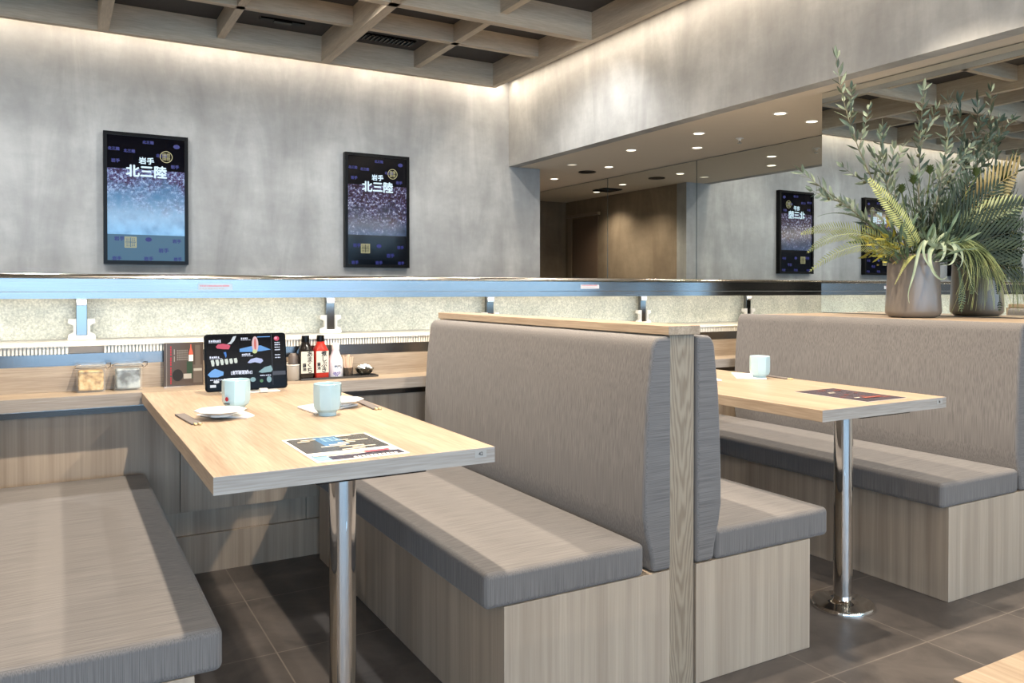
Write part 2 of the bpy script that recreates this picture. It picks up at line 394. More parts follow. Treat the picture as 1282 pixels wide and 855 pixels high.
M['glow_white'] = plain('screen_white', (214, 240, 255), emit=.95, noise=0)
M['glow_navy'] = plain('screen_navy', (26, 30, 120), emit=.8, noise=0)
M['glow_gold'] = plain('screen_gold', (196, 190, 140), emit=.8, noise=0)
M['glow_paper'] = plain('screen_text', (230, 236, 255), emit=.9, noise=0)
M['celadon'] = plain('celadon_glaze', (180, 208, 214), .18, noise=.03, coat=.3)
M['porcelain'] = plain('white_porcelain', (236, 236, 232), .2, noise=.02, coat=.3)
M['paper'] = plain('white_paper', (240, 236, 230), .75, noise=.02)
M['sleeve'] = plain('grey_paper_sleeve', (112, 104, 100), .7)
M['chopstick'] = plain('pale_bamboo', (226, 202, 150), .5)
M['red'] = plain('red_print', (172, 36, 50), .5, noise=0)
M['ink'] = plain('black_ink', (28, 26, 26), .6, noise=0)
M['greyink'] = plain('grey_ink', (150, 146, 138), .6, noise=0)
M['pot'] = plain('taupe_glaze', (120, 110, 100), .3, noise=.04)

# ------------------------------------------------------------------ setting
WY = 6.44; XA = 3.636; ZL = 2.288; XC = 3.973; XM = 3.854; XM1 = 4.88; ZC = 3.13; ZB = 2.932; YE = 8.73; XL = -6.0
struct('floor', MB().box(XL-.2, WIN_Y-.3, -.08, 5.0, YE+.2, 0), M['tiles'], smooth=False)
struct('ceiling', MB().box(XL-.2, WIN_Y-.3, ZC, XA+.1, WY+.2, ZC+.1), M['dark_ceiling'], smooth=False)
struct('wall_back', MB().box(XL-.2, WY, 0, XC, WY+.15, ZC+.05), M['plaster'], smooth=False)
struct('wall_left', MB().box(XL-.2, WIN_Y, 0, XL, WY, ZC+.05), M['plaster'], smooth=False)
struct('wall_upper', MB().box(XA, WIN_Y, ZL, XA+.1, WY, ZC+.05), M['plaster'], smooth=False)
struct('ceiling_lower', MB().box(XA+.1, WIN_Y, ZL+.001, 5.0, WY, ZL+.06).box(3.85, WY, ZL+.001, 5.0, YE+.15, ZL+.06), M['soffit'], smooth=False)
struct('wall_corridor', MB().box(XC-.12, WY+.15, 0, XC, YE, ZL+.03), M['plaster_brown'], smooth=False)
struct('wall_corridor_end', MB().box(XC-.12, YE, 0, XM1+.12, YE+.12, ZL+.03), M['plaster_brown'], smooth=False)
struct('wall_right', MB().box(XM1+.012, WIN_Y, 0, XM1+.12, YE, ZL+.03), M['plaster'], smooth=False)
struct('wall_partition', MB().box(XM+.014, WIN_Y, 0, XM+.10, 3.146, ZL), M['plaster'], smooth=False)
# window wall behind the camera: sill, head, piers and mullions round five openings
ww = MB(); y0, y1 = WIN_Y-.1, WIN_Y
ww.box(XL-.2, y0, 0, 5.0, y1, .42); ww.box(XL-.2, y0, 2.46, 5.0, y1, ZC+.05)
ww.box(XL-.2, y0, .42, -5.25, y1, 2.46); ww.box(4.85, y0, .42, 5.0, y1, 2.46)
for k in range(5):
    xr = -4.3 + 2.05*k + .925
    ww.box(xr, y0, .42, min(xr+.2, 4.86), y1, 2.46)
    xm = -4.3 + 2.05*k
    ww.box(xm-.025, y0+.02, .42, xm+.025, y1-.02, 2.46)
struct('wall_front', ww, M['plaster'], smooth=False)
struct('baseboard_back', MB().box(XL, WY-.012, 0, XC, WY, .08), M['dark_steel'], smooth=False)

# corridor door (seen in the mirror)
dr = MB().box(XC, 8.02, 0, XC+.012, 8.56, 2.055).build('door_1', plain('brown_door', (112, 92, 78), .45)); dr['kind'] = 'structure'
dk = MB().box(XC+.012, 8.485, 1.0, XC+.045, 8.515, 1.35).build('handle', M['steel'], dr)
df = MB(); df.box(XC, 8.58, 0, XC+.02, 8.66, 2.08); df.box(XC, 7.98, 2.075, XC+.035, 8.68, 2.11)
struct('trim_1', df, plain('door_frame_brown', (150, 132, 112), .4), smooth=False)

# timber coffer grid
n_tr = [2]
def beam(mb, mat):
    struct('trim_%d' % n_tr[0], mb, mat, smooth=False); n_tr[0] += 1
FX, FY = 3.381, 6.231
XE, YB = -5.7, -4.1
beam(MB().box(XE, FY-.05, ZB, FX, FY, ZC), M['beam_x'])
beam(MB().box(FX-.05, YB, ZB, FX, FY-.05, ZC), M['beam_y'])
xmaj = [1.846 - 1.5515*k for k in range(5)]; xmin_ = [2.615 - 1.5515*k for k in range(6)]
ymaj = [4.73 - 1.475*k for k in range(6)]; ymin_ = [5.45 - 1.475*k for k in range(7)]
for x in xmaj: beam(MB().box(x-.033, YB, ZB, x+.033, FY-.05, ZC), M['beam_y'])
for x in xmin_: beam(MB().box(x-.027, YB, ZB+.065, x+.027, FY-.05, ZC), M['beam_y'])
for y in ymaj: beam(MB().box(XE, y-.033, ZB, FX-.05, y+.033, ZC), M['beam_x'])
for y in ymin_: beam(MB().box(XE, y-.027, ZB+.065, FX-.05, y+.027, ZC), M['beam_x'])
# grilles and slots in the dark ceiling between the beams
def vent(x0, x1, y0, y1, label, n):
    t = thing('ceiling_vent', label, 'vent', ((x0+x1)/2, (y0+y1)/2, ZC), 0, 'vents in the coffered ceiling')
    w, d = (x1-x0)/2, (y1-y0)/2
    MB().box(-w, -d, -.012, w, d, 0).build('vent_box', M['black'], t, smooth=False)
    f = MB()
    for i in range(n):
        a = -w + 2*w*(i+.5)/n; f.box(a-w/n*.4, -d, -.02, a+w/n*.4, d, -.012)
    f.build('grille', M['dark_steel'], t, smooth=False)
vent(2.0, 2.50, 5.92, 6.04, 'black slatted air grille in the ceiling coffer above the second screen', 14)
vent(1.30, 1.62, 5.94, 5.99, 'thin grey air slot in the ceiling coffer between the two screens', 1)

# mirrors
def mirror(name, y0, y1, x, z0, z1, label):
    t = thing(name, label, 'mirror', (x, (y0+y1)/2, z0), 0, 'wall mirrors')
    w = (y1-y0)/2
    MB().box(.003, -w, 0, .012, w, z1-z0).build('backing', M['mirror_edge'], t, smooth=False)
    MB().box(0, -w+.0015, .0015, .003, w-.0015, z1-z0-.0015).build('mirror_glass', M['mirror'], t, smooth=False)
    return t
mirror('wall_mirror', 6.603, 8.72, XM1, .08, 2.285, 'mirror pane in the corridor, nearest the corridor end, reflecting the brown door')
mirror('wall_mirror', 5.303, 6.597, XM1, .08, 2.285, 'middle corridor mirror pane reflecting the brown plaster wall')
mirror('wall_mirror', 3.0, 5.297, XM1, .08, 2.285, 'mirror pane left of the plant reflecting a wall screen')
mirror('wall_mirror', WIN_Y+.1, 3.146, XM, 1.021, 2.286, 'large mirror behind the planter reflecting the timber ceiling')

# downlights in the low ceiling
def downlight(x, y, label, lit=1.0, z=ZL):
    t = thing('downlight', label, 'light', (x, y, z), 0, 'downlights in the low ceiling')
    MB().lathe([(.036, -.001), (.044, -.004), (.047, 0.0)], 28, close=False).build('trim_ring', M['white'], t, fix=False)
    MB().lathe([(.001, .012-.0135), (.036, -.0015)], 28, close=False).build('lens', M['dl_on'] if lit > .5 else M['dl_dim'], t)
    if lit > 0: spot('downlight_beam', (x, y, z-.012), E_DOWN*lit, WARM, size=2.2, blend=1.0, radius=.04)
M['dl_on'] = plain('lamp_lens', (255, 240, 214), emit=4, noise=0)
M['dl_dim'] = plain('lamp_lens_angled', (255, 236, 205), emit=.8, noise=0)
dls = [(4.443, 6.922, 2.2, 'bright recessed downlight inside the corridor nearest its end'),
       (4.08, 6.06, .3, 'faint recessed downlight just in front of the corridor opening'),
       (4.45, 6.00, 1.0, 'recessed downlight beside the mirror, first in front of the corridor'),
       (4.075, 5.193, 1.0, 'recessed downlight in the outer row, second from the corridor'),
       (4.46, 4.84, 1.0, 'recessed downlight beside the mirror, second in front of the corridor'),
       (4.066, 4.394, 1.0, 'recessed downlight in the outer row, third from the corridor'),
       (4.062, 3.639, 1.0, 'recessed downlight in the outer row nearest the camera, left of the olive sprigs'),
       (4.44, 3.706, .8, 'recessed downlight partly behind the olive sprigs'),
       (4.3, 7.6, 2.0, 'recessed downlight deep in the corridor seen only in the mirror')]
for x, y, l, lab in dls: downlight(x, y, lab, l)
def disc_vent(x, y, label):
    t = tag(MB().lathe([(.085, 0), (.085, -.006), (.06, -.010), (.0005, -.010)], 32, (x, y, ZL)).build('ceiling_speaker', M['black']), label, 'speaker')
disc_vent(4.451, 6.35, 'round black ceiling speaker by the corridor opening')
t = thing('smoke_detector', 'small sprinkler head on the low ceiling before the mirror', 'sprinkler', (4.459, 4.381, ZL))
MB().lathe([(.03, 0), (.03, -.004), (.012, -.008), (.010, -.02)], 20).build('base', M['white'], t)
MB().lathe([(.004, -.02), (.004, -.034), (.016, -.035), (.016, -.038)], 16).build('deflector', M['steel'], t)
cv = thing('corridor_vent', 'dark square air vent on the corridor ceiling seen in the mirror', 'vent', (4.33, 7.35, ZL))
MB().box(-.12, -.12, -.01, .12, .12, 0).build('vent_box', M['black'], cv, smooth=False)
f = MB()
for i in range(7): f.box(-.11, -.11+i*.034, -.016, .11, -.11+i*.034+.018, -.01)
f.build('grille', M['dark_steel'], cv, smooth=False)

# ------------------------------------------------------------------ benches
def rounded_back(xpost, sgn, top, thick=.10):
    # profile of a padded back in x-z: from the post outward
    pts = [(0, .356), (.072, .356), (.078, .40), (.098, .47), (.106, .52), (.105, .62), (.100, .74), (.092, .86), (.080, .95)]
    for k in range(7):
        a = k/6*PI/2
        pts.append((.043 + .034*math.cos(a), top-.045 + .045*math.sin(a)))
    pts += [(.0, top)]
    return [(xpost + sgn*p*thick/.106, z) for p, z in pts]
YN = 1.750; YF = 3.39; YBK = 3.285
def cushion(x0, x1, parent, y0=YN, y1=YF, seg=5):
    # slab with a soft top edge and a slight crown
    c = MB(); nx, ny = 8, 12
    def hz(u, v): return .447 + .006*(1-(2*u-1)**4)*(1-(2*v-1)**4)
    vs = []; fs = []
    for j in range(ny+1):
        for i in range(nx+1): vs.append((x0+(x1-x0)*i/nx, y0+(y1-y0)*j/ny, hz(i/nx, j/ny)-.003))
    for j in range(ny):
        for i in range(nx): fs.append((j*(nx+1)+i, j*(nx+1)+i+1, (j+1)*(nx+1)+i+1, (j+1)*(nx+1)+i))
    rim = [i for i in range(nx)] + [j*(nx+1)+nx for j in range(ny)] + [ny*(nx+1)+i for i in range(nx, 0, -1)] + [j*(nx+1) for j in range(ny, 0, -1)]
    base = len(vs)
    for r in rim: vs.append((vs[r][0], vs[r][1], .352))
    n = len(rim)
    for k in range(n): fs.append((rim[k], base+k, base+(k+1) % n, rim[(k+1) % n]))
    fs.append(tuple(base+k for k in range(n)))
    c.add(vs, fs)
    o = c.build('seat_cushion', M['fabric'], parent, bevel=.017, seg=5, angle=50)
    return o
def shift(poly, dx): return [(x+dx, z) for x, z in poly]
# left bench
b1 = thing('booth_bench', 'grey upholstered bench at the left edge, left of the nearer table', 'bench', (0, 0, 0))
MB().box(-.47, YN+.008, 0, .247, YF-.01, .352).build('base', M['panel'], b1, bevel=.002, seg=1)
cushion(-.205, .302, b1)
MB().prism(rounded_back(-.30, 1, 1.02), 'y', YN, YBK).build('backrest', M['fabric_back'], b1, bevel=.012, seg=4)
MB().box(-.40, YN+.006, 0, -.305, YF-.08, 1.02).build('end_post', M['oak'], b1, smooth=False)
MB().box(-.415, YN-.006, 1.022, -.295, 3.312, 1.049).build('top_cap', M['top_y'], b1, bevel=.002, seg=1)
# middle double bench
b2 = thing('booth_bench', 'double sided grey booth bench in the middle with an oak end post', 'bench', (0, 0, 0))
MB().box(.978, YN+.006, 0, 1.5195, YF-.01, .352).build('base', M['panel'], b2, bevel=.002, seg=1)
MB().box(1.6185, YN+.006, 0, 2.104, YF-.01, .352).build('base', M['panel'], b2, bevel=.002, seg=1)
cushion(.920, 1.424, b2); cushion(1.690, 2.184, b2)
MB().prism(rounded_back(1.5205, -1, 1.018), 'y', YN, YBK).build('backrest', M['fabric_back'], b2, bevel=.012, seg=4)
MB().prism(rounded_back(1.6155, 1, 1.018), 'y', YN, YBK).build('backrest', M['fabric_back'], b2, bevel=.012, seg=4)
MB().box(1.5215, YN+.012, 0, 1.6145, 1.83, 1.022).build('end_post', M['oak'], b2, bevel=.0015, seg=1)
MB().box(1.5215, 1.83, 0, 1.6145, YF-.06, 1.022).build('divider', M['panel'], b2, smooth=False)
MB().box(1.503, YN-.006, 1.022, 1.622, 3.312, 1.049).build('top_cap', M['top_y'], b2, bevel=.002, seg=1)
# right bench
b3 = thing('booth_bench', 'grey upholstered bench on the right below the planter shelf', 'bench', (0, 0, 0))
MB().box(2.848, YN+.006, 0, 3.385, YF-.01, .352).build('base', M['panel'], b3, bevel=.002, seg=1)
cushion(2.798, 3.300, b3)
MB().prism(rounded_back(3.385, -1, 1.018), 'y', YN, 3.27).build('backrest', M['fabric_back'], b3, bevel=.012, seg=4)
sh = thing('planter_shelf', 'pale wood ledge between the right bench back and the mirror', 'shelf', (0, 0, 0))
MB().box(3.387, YN+.006, .995, XM-.001, 3.145, 1.0185).build('shelf_top', M['top_y'], sh, bevel=.002, seg=1)
MB().box(3.39, YN+.02, 0, XM-.004, 3.13, .995).build('shelf_base', M['panel'], sh, smooth=False)

# ------------------------------------------------------------------ tables
def table(cx, label, number):
    t = thing('dining_table', label, 'table', (cx, 0, 0), 0, 'fixed booth tables')
    tp = MB().box(-.3325, 1.752, .722, .3325, 3.3335, .761).build('table_top', M['top_y'], t, bevel=.0015, seg=2)
    MB().box(-.3325, 1.7505, .7225, .3325, 1.752, .7605).build('edge_band', M['edge_x'], t, smooth=False)
    MB().lathe([(.033, .012), (.033, .716)], 40, (0, 1.93, 0)).build('pole', M['chrome'], t)
    MB().lathe([(.033, .03), (.038, .024), (.06, .02), (.106, .016), (.11, .010), (.11, 0)], 56, (0, 1.93, 0)).build('base_plate', M['chrome'], t)
    MB().box(-.11, 1.775, .712, .16, 2.09, .722).build('mounting_plate', M['dark_steel'], t, bevel=.004)
    st = MB().box(.277, 1.7500, .738, .309, 1.7505, .7555).build('number_sticker', plain('clear_sticker', (172, 166, 158), .4), t, smooth=False)
    if number: text_xz(MB(), number, .0125, .293, 1.7497, .7468, .0002).build('number', M['ink'], st, smooth=False)
    else: dashes_xz(MB(), .288, .742, .010, .009, 1.7497, 2, 2).build('print', M['ink'], st, smooth=False)
    return t
table(.6158, 'pale wood table in the nearer booth carrying the tablet', '42')
table(2.4865, 'pale wood table in the far booth in front of the right bench', None)
t = thing('dining_table', 'corner of a pale wood table at the lower right edge of the picture', 'table', (1.18, -.25, 0))
MB().box(-.40, -.8, .722, .40, .726, .761).build('table_top', M['top_y'], t, bevel=.0015, seg=2)
MB().lathe([(.033, .012), (.033, .722)], 32, (.05, .3, 0)).build('pole', M['chrome'], t)
MB().lathe([(.033, .03), (.06, .02), (.11, .010), (.11, 0)], 32, (.05, .3, 0)).build('base_plate', M['chrome'], t)

# ------------------------------------------------------------------ counter ledge, lane and rail
LX0, LX1 = XL+.05, XM1-.002
led = thing('counter_ledge', 'long wooden counter ledge below the conveyor lane', 'counter', (0, 0, 0))
MB().box(LX0, 3.345, .714, LX1, 3.53, .761).build('ledge_top', M['top_x'], led, bevel=.0015, seg=2)
MB().box(LX0, 3.3435, .7145, LX1, 3.345, .7605).build('edge_band', M['edge_x'], led, smooth=False)
MB().box(LX0, 3.347, .7115, LX1, 3.36, .714).build('metal_trim', M['steel'], led, smooth=False)
MB().box(LX0, 3.41, .682, LX1, 3.44, .713).build('metal_channel', M['dark_steel'], led, smooth=False)
MB().box(LX0, 3.515, .761, LX1, 3.535, .859).build('backsplash', M['top_x'], led, smooth=False)
for a, c in ((LX0, .4290), (.4315, LX1)):
    MB().box(a, 3.435, .258, c, 3.455, .682).build('front_panel', M['panel'], led, smooth=False)
for a, c in ((LX0, .9420), (.9445, LX1)):
    MB().box(a, 3.465, .156, c, 3.48, .258).build('access_panel', M['panel'], led, smooth=False)
MB().box(LX0, 3.447, 0, LX1, 3.463, .156).build('kick_board', M['panel'], led, smooth=False)
# lower lane
ln = thing('conveyor_lane', 'lower sushi conveyor lane with steel apron and white comb edge', 'conveyor', (0, 0, 0))
MB().box(LX0, 3.515, .8595, LX1, 3.53, .9045).build('steel_apron', M['steel_face'], ln, smooth=False)
BR = [-2.09, -.98, .097, 1.177, 2.07, 3.135, 4.028]
ends = [LX0+.02] + [BR[2]-.054, BR[2]+.068] + [LX1-.02]
for k in range(0, len(ends), 2):
    cb = MB(); x = ends[k]
    cb.box(ends[k], 3.5255, .9055, ends[k+1], 3.5285, .933)
    while x < ends[k+1]:
        cb.box(x, 3.506, .9055, x+.0078, 3.526, .933); x += .0125
    cb.build('comb_grille', M['lane'], ln, smooth=False)
MB().box(LX0, 3.529, .905, LX1, 3.55, .934).build('comb_backing', plain('lane_backing', (196, 178, 160), .4), ln, smooth=False)
MB().box(LX0, 3.500, .9335, LX1, 3.94, .9385).build('lane_plate', M['lane'], ln, bevel=.001, seg=1)
lb = MB()
for i in range(28): lb.box(LX0, 3.57+i*.0105, .9385, LX1, 3.574+i*.0105, .9405)
lb.build('belt_ridges', M['lane'], ln, smooth=False)
MB().box(LX0, 3.54, .0, LX1, 3.56, .905).box(LX0, 3.95, 0, LX1, 3.98, .93).build('lane_frame', M['dark_steel'], ln, smooth=False)
# upper express rail
rl = thing('express_rail', 'upper stainless steel express rail running the width of the room', 'rail', (0, 0, 0))
Y0 = 3.62
MB().box(LX0, Y0, 1.1445, LX1, Y0+.02, 1.1955).build('rail_face', M['steel_face'], rl, smooth=False)
MB().box(LX0, Y0+.001, 1.1165, LX1, Y0+.02, 1.1425).build('rail_lower_strip', M['steel_face'], rl, smooth=False)
pr = [(Y0+.004, 1.1955)]
for k in range(9):
    a = PI - k/8*PI/2
    pr.append((Y0+.022+.024*math.cos(a), 1.197+.0195*math.sin(a)))
pr += [(3.94, 1.2165), (3.94, 1.1955)]
MB().prism(pr, 'x', LX0, LX1).build('rail_cap', M['steel'], rl, angle=60)
MB().box(LX0, Y0+.02, 1.1165, LX1, 3.94, 1.1205).build('rail_underside', M['steel'], rl, smooth=False)
for b in BR:
    br = MB(); br.box(b-.021, 3.872, .9405, b+.021, 3.90, 1.1164)
    bo = br.build('bracket', plain('bracket_chrome', (120, 118, 114), .12, metal=1, noise=0) if b == BR[0] else bpy.data.materials['bracket_chrome'], rl, bevel=.002, seg=1)
    cl = MB()
    for s in (-1, 1):
        cl.prism([(b+s*.021, .9405), (b+s*.052, .9405), (b+s*.05, .962), (b+s*.032, .972), (b+s*.032, 1.000), (b+s*.052, 1.010), (b+s*.050, 1.028), (b+s*.021, 1.028)], 'y', 3.862, 3.886)
    cl.box(b-.021, 3.862, .9405, b+.021, 3.871, .957)
    cl.build('plastic_clip', M['white'], bo, smooth=False)
    MB().box(b-.02, 3.862, 1.085, b+.02, 3.871, 1.112).build('clamp', M['steel'], bo, bevel=.003)
# labels on the rail: print too small to read, kept as marks
def sticker(x0, x1, z0, z1, mat, label):
    s = tag(MB().box(x0, Y0-.0012, z0, x1, Y0-.0002, z1).build('sticker', mat, smooth=False), label, 'sticker')
    m = dashes_xz(MB(), x0+.008, z0+.015, (x1-x0)-.02, .007, Y0-.0016, 17, 3)
    m.build('print', plain('faded_red_print', (176, 112, 124), .5, noise=0), s, smooth=False)
    dashes_xz(MB(), x0+.006, z0+.006, (x1-x0)*.72, .003, Y0-.0016, 9, 4).build('underline', M['greyink'], s, smooth=False)
sticker(.527, .668, 1.150, 1.178, plain('clear_label', (150, 166, 180), .3), 'pale notice sticker on the rail above the tablet')
sticker(2.495, 2.618, 1.158, 1.180, plain('white_label', (186, 190, 198), .4), 'white notice sticker with red print on the rail in the middle')
# backlit textured glass panels
names = ['far left beyond the frame', 'left of the first chrome bracket', 'between the first and second brackets above the tablet', 'between the second and third brackets beside the booth post',
         'above the middle bench cap', 'left of the right bench back', 'next to the mirror on the right']
xs = [LX0] + BR[1:] + [LX1]
for i in range(len(xs)-1):
    tag(MB().box(xs[i]+.003, 3.93, .9405, xs[i+1]-.003, 3.938, 1.116).build('glass_panel', M['glass_panel'], smooth=False),
        'backlit textured glass panel ' + names[i], 'panel', 'textured glass panels behind the lane')

# ------------------------------------------------------------------ wall screens
def wall_screen(x0, label, kind):
    w, h = .564, .946; z0 = 1.339
    t = thing('wall_screen', label, 'screen', (x0, WY, z0), 0, 'portrait screens on the plaster wall')
    fr = MB(); b = .024
    for a in ((0, 0, w, b), (0, h-b, w, h), (0, b, b, h-b), (w-b, b, w, h-b)): fr.box(a[0], -.055, a[1], a[2], 0, a[3])
    fr.build('frame', M['black'], t, smooth=False)
    sc = MB().box(b, -.045, b, w-b, -.01, h-b).build('display', M['screen'], t, smooth=False)
    top = h*.725
    bot = h*.285 if kind == 'dark' else h*.225
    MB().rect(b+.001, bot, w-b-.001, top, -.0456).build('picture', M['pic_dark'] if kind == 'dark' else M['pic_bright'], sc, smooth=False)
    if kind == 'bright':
        MB().rect(b+.001, b+.002, w-b-.001, bot, -.0456).build('painted_reflection', M['tv_reflection'], sc, smooth=False)
    tx = MB()
    text_xz(tx, '岩手', .052, w*.5, -.047, h*.79, .0016)
    text_xz(tx, '北三陸', .092, w*.5, -.047, h*.705, .003)
    tx.build('title', M['glow_white'], sc, smooth=False)
    for fx, fz, s in ((.30, .86, .030), (.14, .78, .034), (.52, .935, .030), (.86, .92, .05), (.84, .76, .034), (.06, .87, .03), (.68, .84, .03),
                      (.18, .19, .04), (.52, .19, .05), (.86, .18, .036), (.70, .105, .042), (.15, .04, .036), (.52, .04, .038), (.87, .04, .034)):
        nv = MB()
        if s >= .05:
            nv.disc((w*fx, -.0464, h*fz), .022, 18, r2=.016)
        else:
            text_xz(nv, '北三陸' if s < .034 else '岩手', s*.85, w*fx if .1 < fx < .9 else w*(.12 if fx < .5 else .86), -.0464, h*fz, .0012)
        nv.build('pattern_mark', M['glow_navy'], sc, smooth=False)
    # round and square seals built from strokes
    sl = MB(); cx, cz, r = w*.735, h*.835, .043
    n = 36; vs = []
    for i in range(n):
        a = 2*PI*i/n
        vs += [(cx+r*math.cos(a), -.0472, cz+r*math.sin(a)), (cx+(r-.0045)*math.cos(a), -.0472, cz+(r-.0045)*math.sin(a))]
    sl.add(vs, [(2*i, 2*((i+1) % n), 2*((i+1) % n)+1, 2*i+1) for i in range(n)])
    def strokes(x0, z0, s):
        for u in (.1, .55):
            for v in (.1, .55):
                q = .36*s
                ax, az = x0+u*s, z0+v*s
                for k in (0, .33, .66, .92): sl.rect(ax, az+k*q, ax+q, az+k*q+.09*q, -.0472)
                for k in (.0, .45, .9): sl.rect(ax+k*q, az, ax+k*q+.1*q, az+q, -.0472)
    strokes(cx-.031, cz-.031, .062)
    sl.build('round_seal', M['glow_gold'], sc, smooth=False); sl = MB()
    sx, sz, s = w*.24, h*.125, .078
    for a in ((0, 0, 1, .06), (0, .94, 1, 1), (0, 0, .06, 1), (.94, 0, 1, 1)): sl.rect(sx+a[0]*s, sz+a[1]*s, sx+a[2]*s, sz+a[3]*s, -.0472)
    strokes(sx, sz, s)
    sl.build('square_seal', M['glow_gold'], sc, smooth=False)
    return t
M['tv_reflection'] = plain('screen_reflection_teal', (70, 112, 140), emit=.7, noise=0)  # teal glow painted as the window reflection in the lower glass
wall_screen(.300, 'left wall screen showing a bright blossom picture with painted blue window reflection under white characters', 'bright')
wall_screen(2.067, 'right wall screen showing a dark blossom tree under white characters', 'dark')
wall_screen(-1.467, 'wall screen outside the frame to the left, seen in the mirror left of the planter', 'dark')
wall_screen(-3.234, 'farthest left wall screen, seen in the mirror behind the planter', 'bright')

# ------------------------------------------------------------------ things on the nearer table
ZT = .7613
def cup(x, y, label, rz, mark=False):
    t = thing('tea_cup', label, 'cup', (x, y, ZT), rz, 'celadon tea cups')
    prof = [(.030, 0, 0), (.031, .010, 0), (.0325, .012, 0), (.043, .020, .5), (.0468, .032, 1), (.0475, .070, 1), (.0478, .088, .7), (.0478, .098, .1), (.0462, .0995, 0), (.0445, .098, 0), (.0425, .085, 0), (.041, .04, 0), (.032, .018, 0), (.001, .016, 0)]
    n = 64; vs = []; fs = []
    for r_, z_, w_ in prof:
        for i in range(n):
            a = 2*PI*i/n; d = (a + PI/8) % (PI/4) - PI/8
            q = .9*r_*(1 - w_ + w_*math.cos(PI/8)/math.cos(d)*1.035)
            vs.append((q*math.cos(a), q*math.sin(a), z_))
    for k in range(len(prof)-1):
        for i in range(n): fs.append((k*n+i, k*n+(i+1) % n, (k+1)*n+(i+1) % n, (k+1)*n+i))
    fs.append(tuple(range(n-1, -1, -1))); fs.append(tuple((len(prof)-1)*n+i for i in range(n)))
    MB().add(vs, fs).build('cup_body', M['celadon'], t, angle=14)
    if mark:
        a = math.radians(-140) - rz; c, s = math.cos(a), math.sin(a); R = .0443
        def pt(u, z): return (R*c - u*s, R*s + u*c, z)
        MB().poly([pt(.0065*math.cos(2*PI*i/20), .040+.0072*math.sin(2*PI*i/20)) for i in range(20)]).build('red_mark', M['red'], t, smooth=False)
        mk = MB()
        for i in range(4): mk.poly([pt(-.011+i*.006, .023), pt(-.007+i*.006, .023), pt(-.007+i*.006, .028), pt(-.011+i*.006, .028)])
        mk.build('print', M['ink'], t, smooth=False)
    return t
cup(.508, 2.700, 'pale blue cup with a red dot in front of the tablet', .1, True)
cup(.734, 2.447, 'pale blue cup on the right side of the nearer table', .35)
cup(2.690, 2.520, 'pale blue cup on the far booth table', .2)

def plate(x, y, label, rz, z=ZT):
    t = thing('small_plate', label, 'plate', (x, y, z), rz, 'small octagonal plates')
    MB().lathe([(.036, 0), (.038, .006), (.073, .016), (.077, .018), (.075, .0205), (.055, .012), (.001, .010)], 8, phase=PI/8).build('dish', M['porcelain'], t, bevel=.0015, seg=2, angle=25)
    MB().lathe([(.034, 0), (.034, .007)], 24).build('foot_ring', M['porcelain'], t)
def quad_sheet(name, pts, z, th, mat, label, cat, group=None, curl=0):
    c = Vector((sum(p[0] for p in pts)/4, sum(p[1] for p in pts)/4, 0))
    t = MB(); n = 4
    vs = [(p[0]-c.x, p[1]-c.y, 0) for p in pts] + [(p[0]-c.x, p[1]-c.y, th) for p in pts]
    t.add(vs, [(3,2,1,0), (4,5,6,7), (0,1,5,4), (1,2,6,5), (2,3,7,6), (3,0,4,7)])
    o = t.build(name, mat, None, smooth=False, bevel=min(.0015, th*.4), seg=1); o.location = (c.x, c.y, z); tag(o, label, cat, group); return o
G = 'wrapped wet towels'
nap = quad_sheet('wet_towel', [(.375, 2.625), (.50, 2.495), (.530, 2.525), (.515, 2.665)], ZT, .006, M['paper'], 'white wrapped towel under the plate in front of the tablet', 'towel', G)
plate(.434, 2.552, 'white octagonal plate beside the cup with the red dot', .2, ZT+.0065)
quad_sheet('wet_towel', [(.690, 2.640), (.705, 2.475), (.885, 2.60), (.86, 2.735)], ZT, .006, M['paper'], 'white wrapped towel behind the right cup on the nearer table', 'towel', G)
plate(.825, 2.60, 'white octagonal plate behind the right cup on the nearer table', .1, ZT+.0065)
quad_sheet('wet_towel', [(2.59, 2.56), (2.68, 2.47), (2.795, 2.60), (2.73, 2.73)], ZT, .006, M['paper'], 'white wrapped towel behind the cup on the far table', 'towel', G)
quad_sheet('wet_towel', [(2.30, 2.60), (2.47, 2.525), (2.505, 2.60), (2.36, 2.70)], ZT, .006, M['paper'], 'white wrapped towel at the far table edge near the middle bench', 'towel', G)
def chopsticks(x, y, rz, label):
    t = thing('chopstick_sleeve', label, 'chopsticks', (x, y, ZT), rz, 'chopsticks in paper sleeves')
    MB().box(-.015, -.10, 0, .015, .115, .005).build('sleeve', M['sleeve'], t, bevel=.001, seg=1)
    dashes_xz(MB(), 0, 0, .001, .001, 0, 1)
    for s in (-.006, .006): MB().box(s-.0035, -.118, .0008, s+.0035, -.1005, .006).build('chopstick', M['chopstick'], t, bevel=.001, seg=1)
chopsticks(.345, 2.560, .09, 'grey sleeved chopsticks left of the plate in front of the tablet')
chopsticks(.915, 2.585, -.05, 'grey sleeved chopsticks at the right edge of the nearer table')
chopsticks(2.785, 2.615-.08, -.08, 'dark sleeved chopsticks beside the towel on the far table')

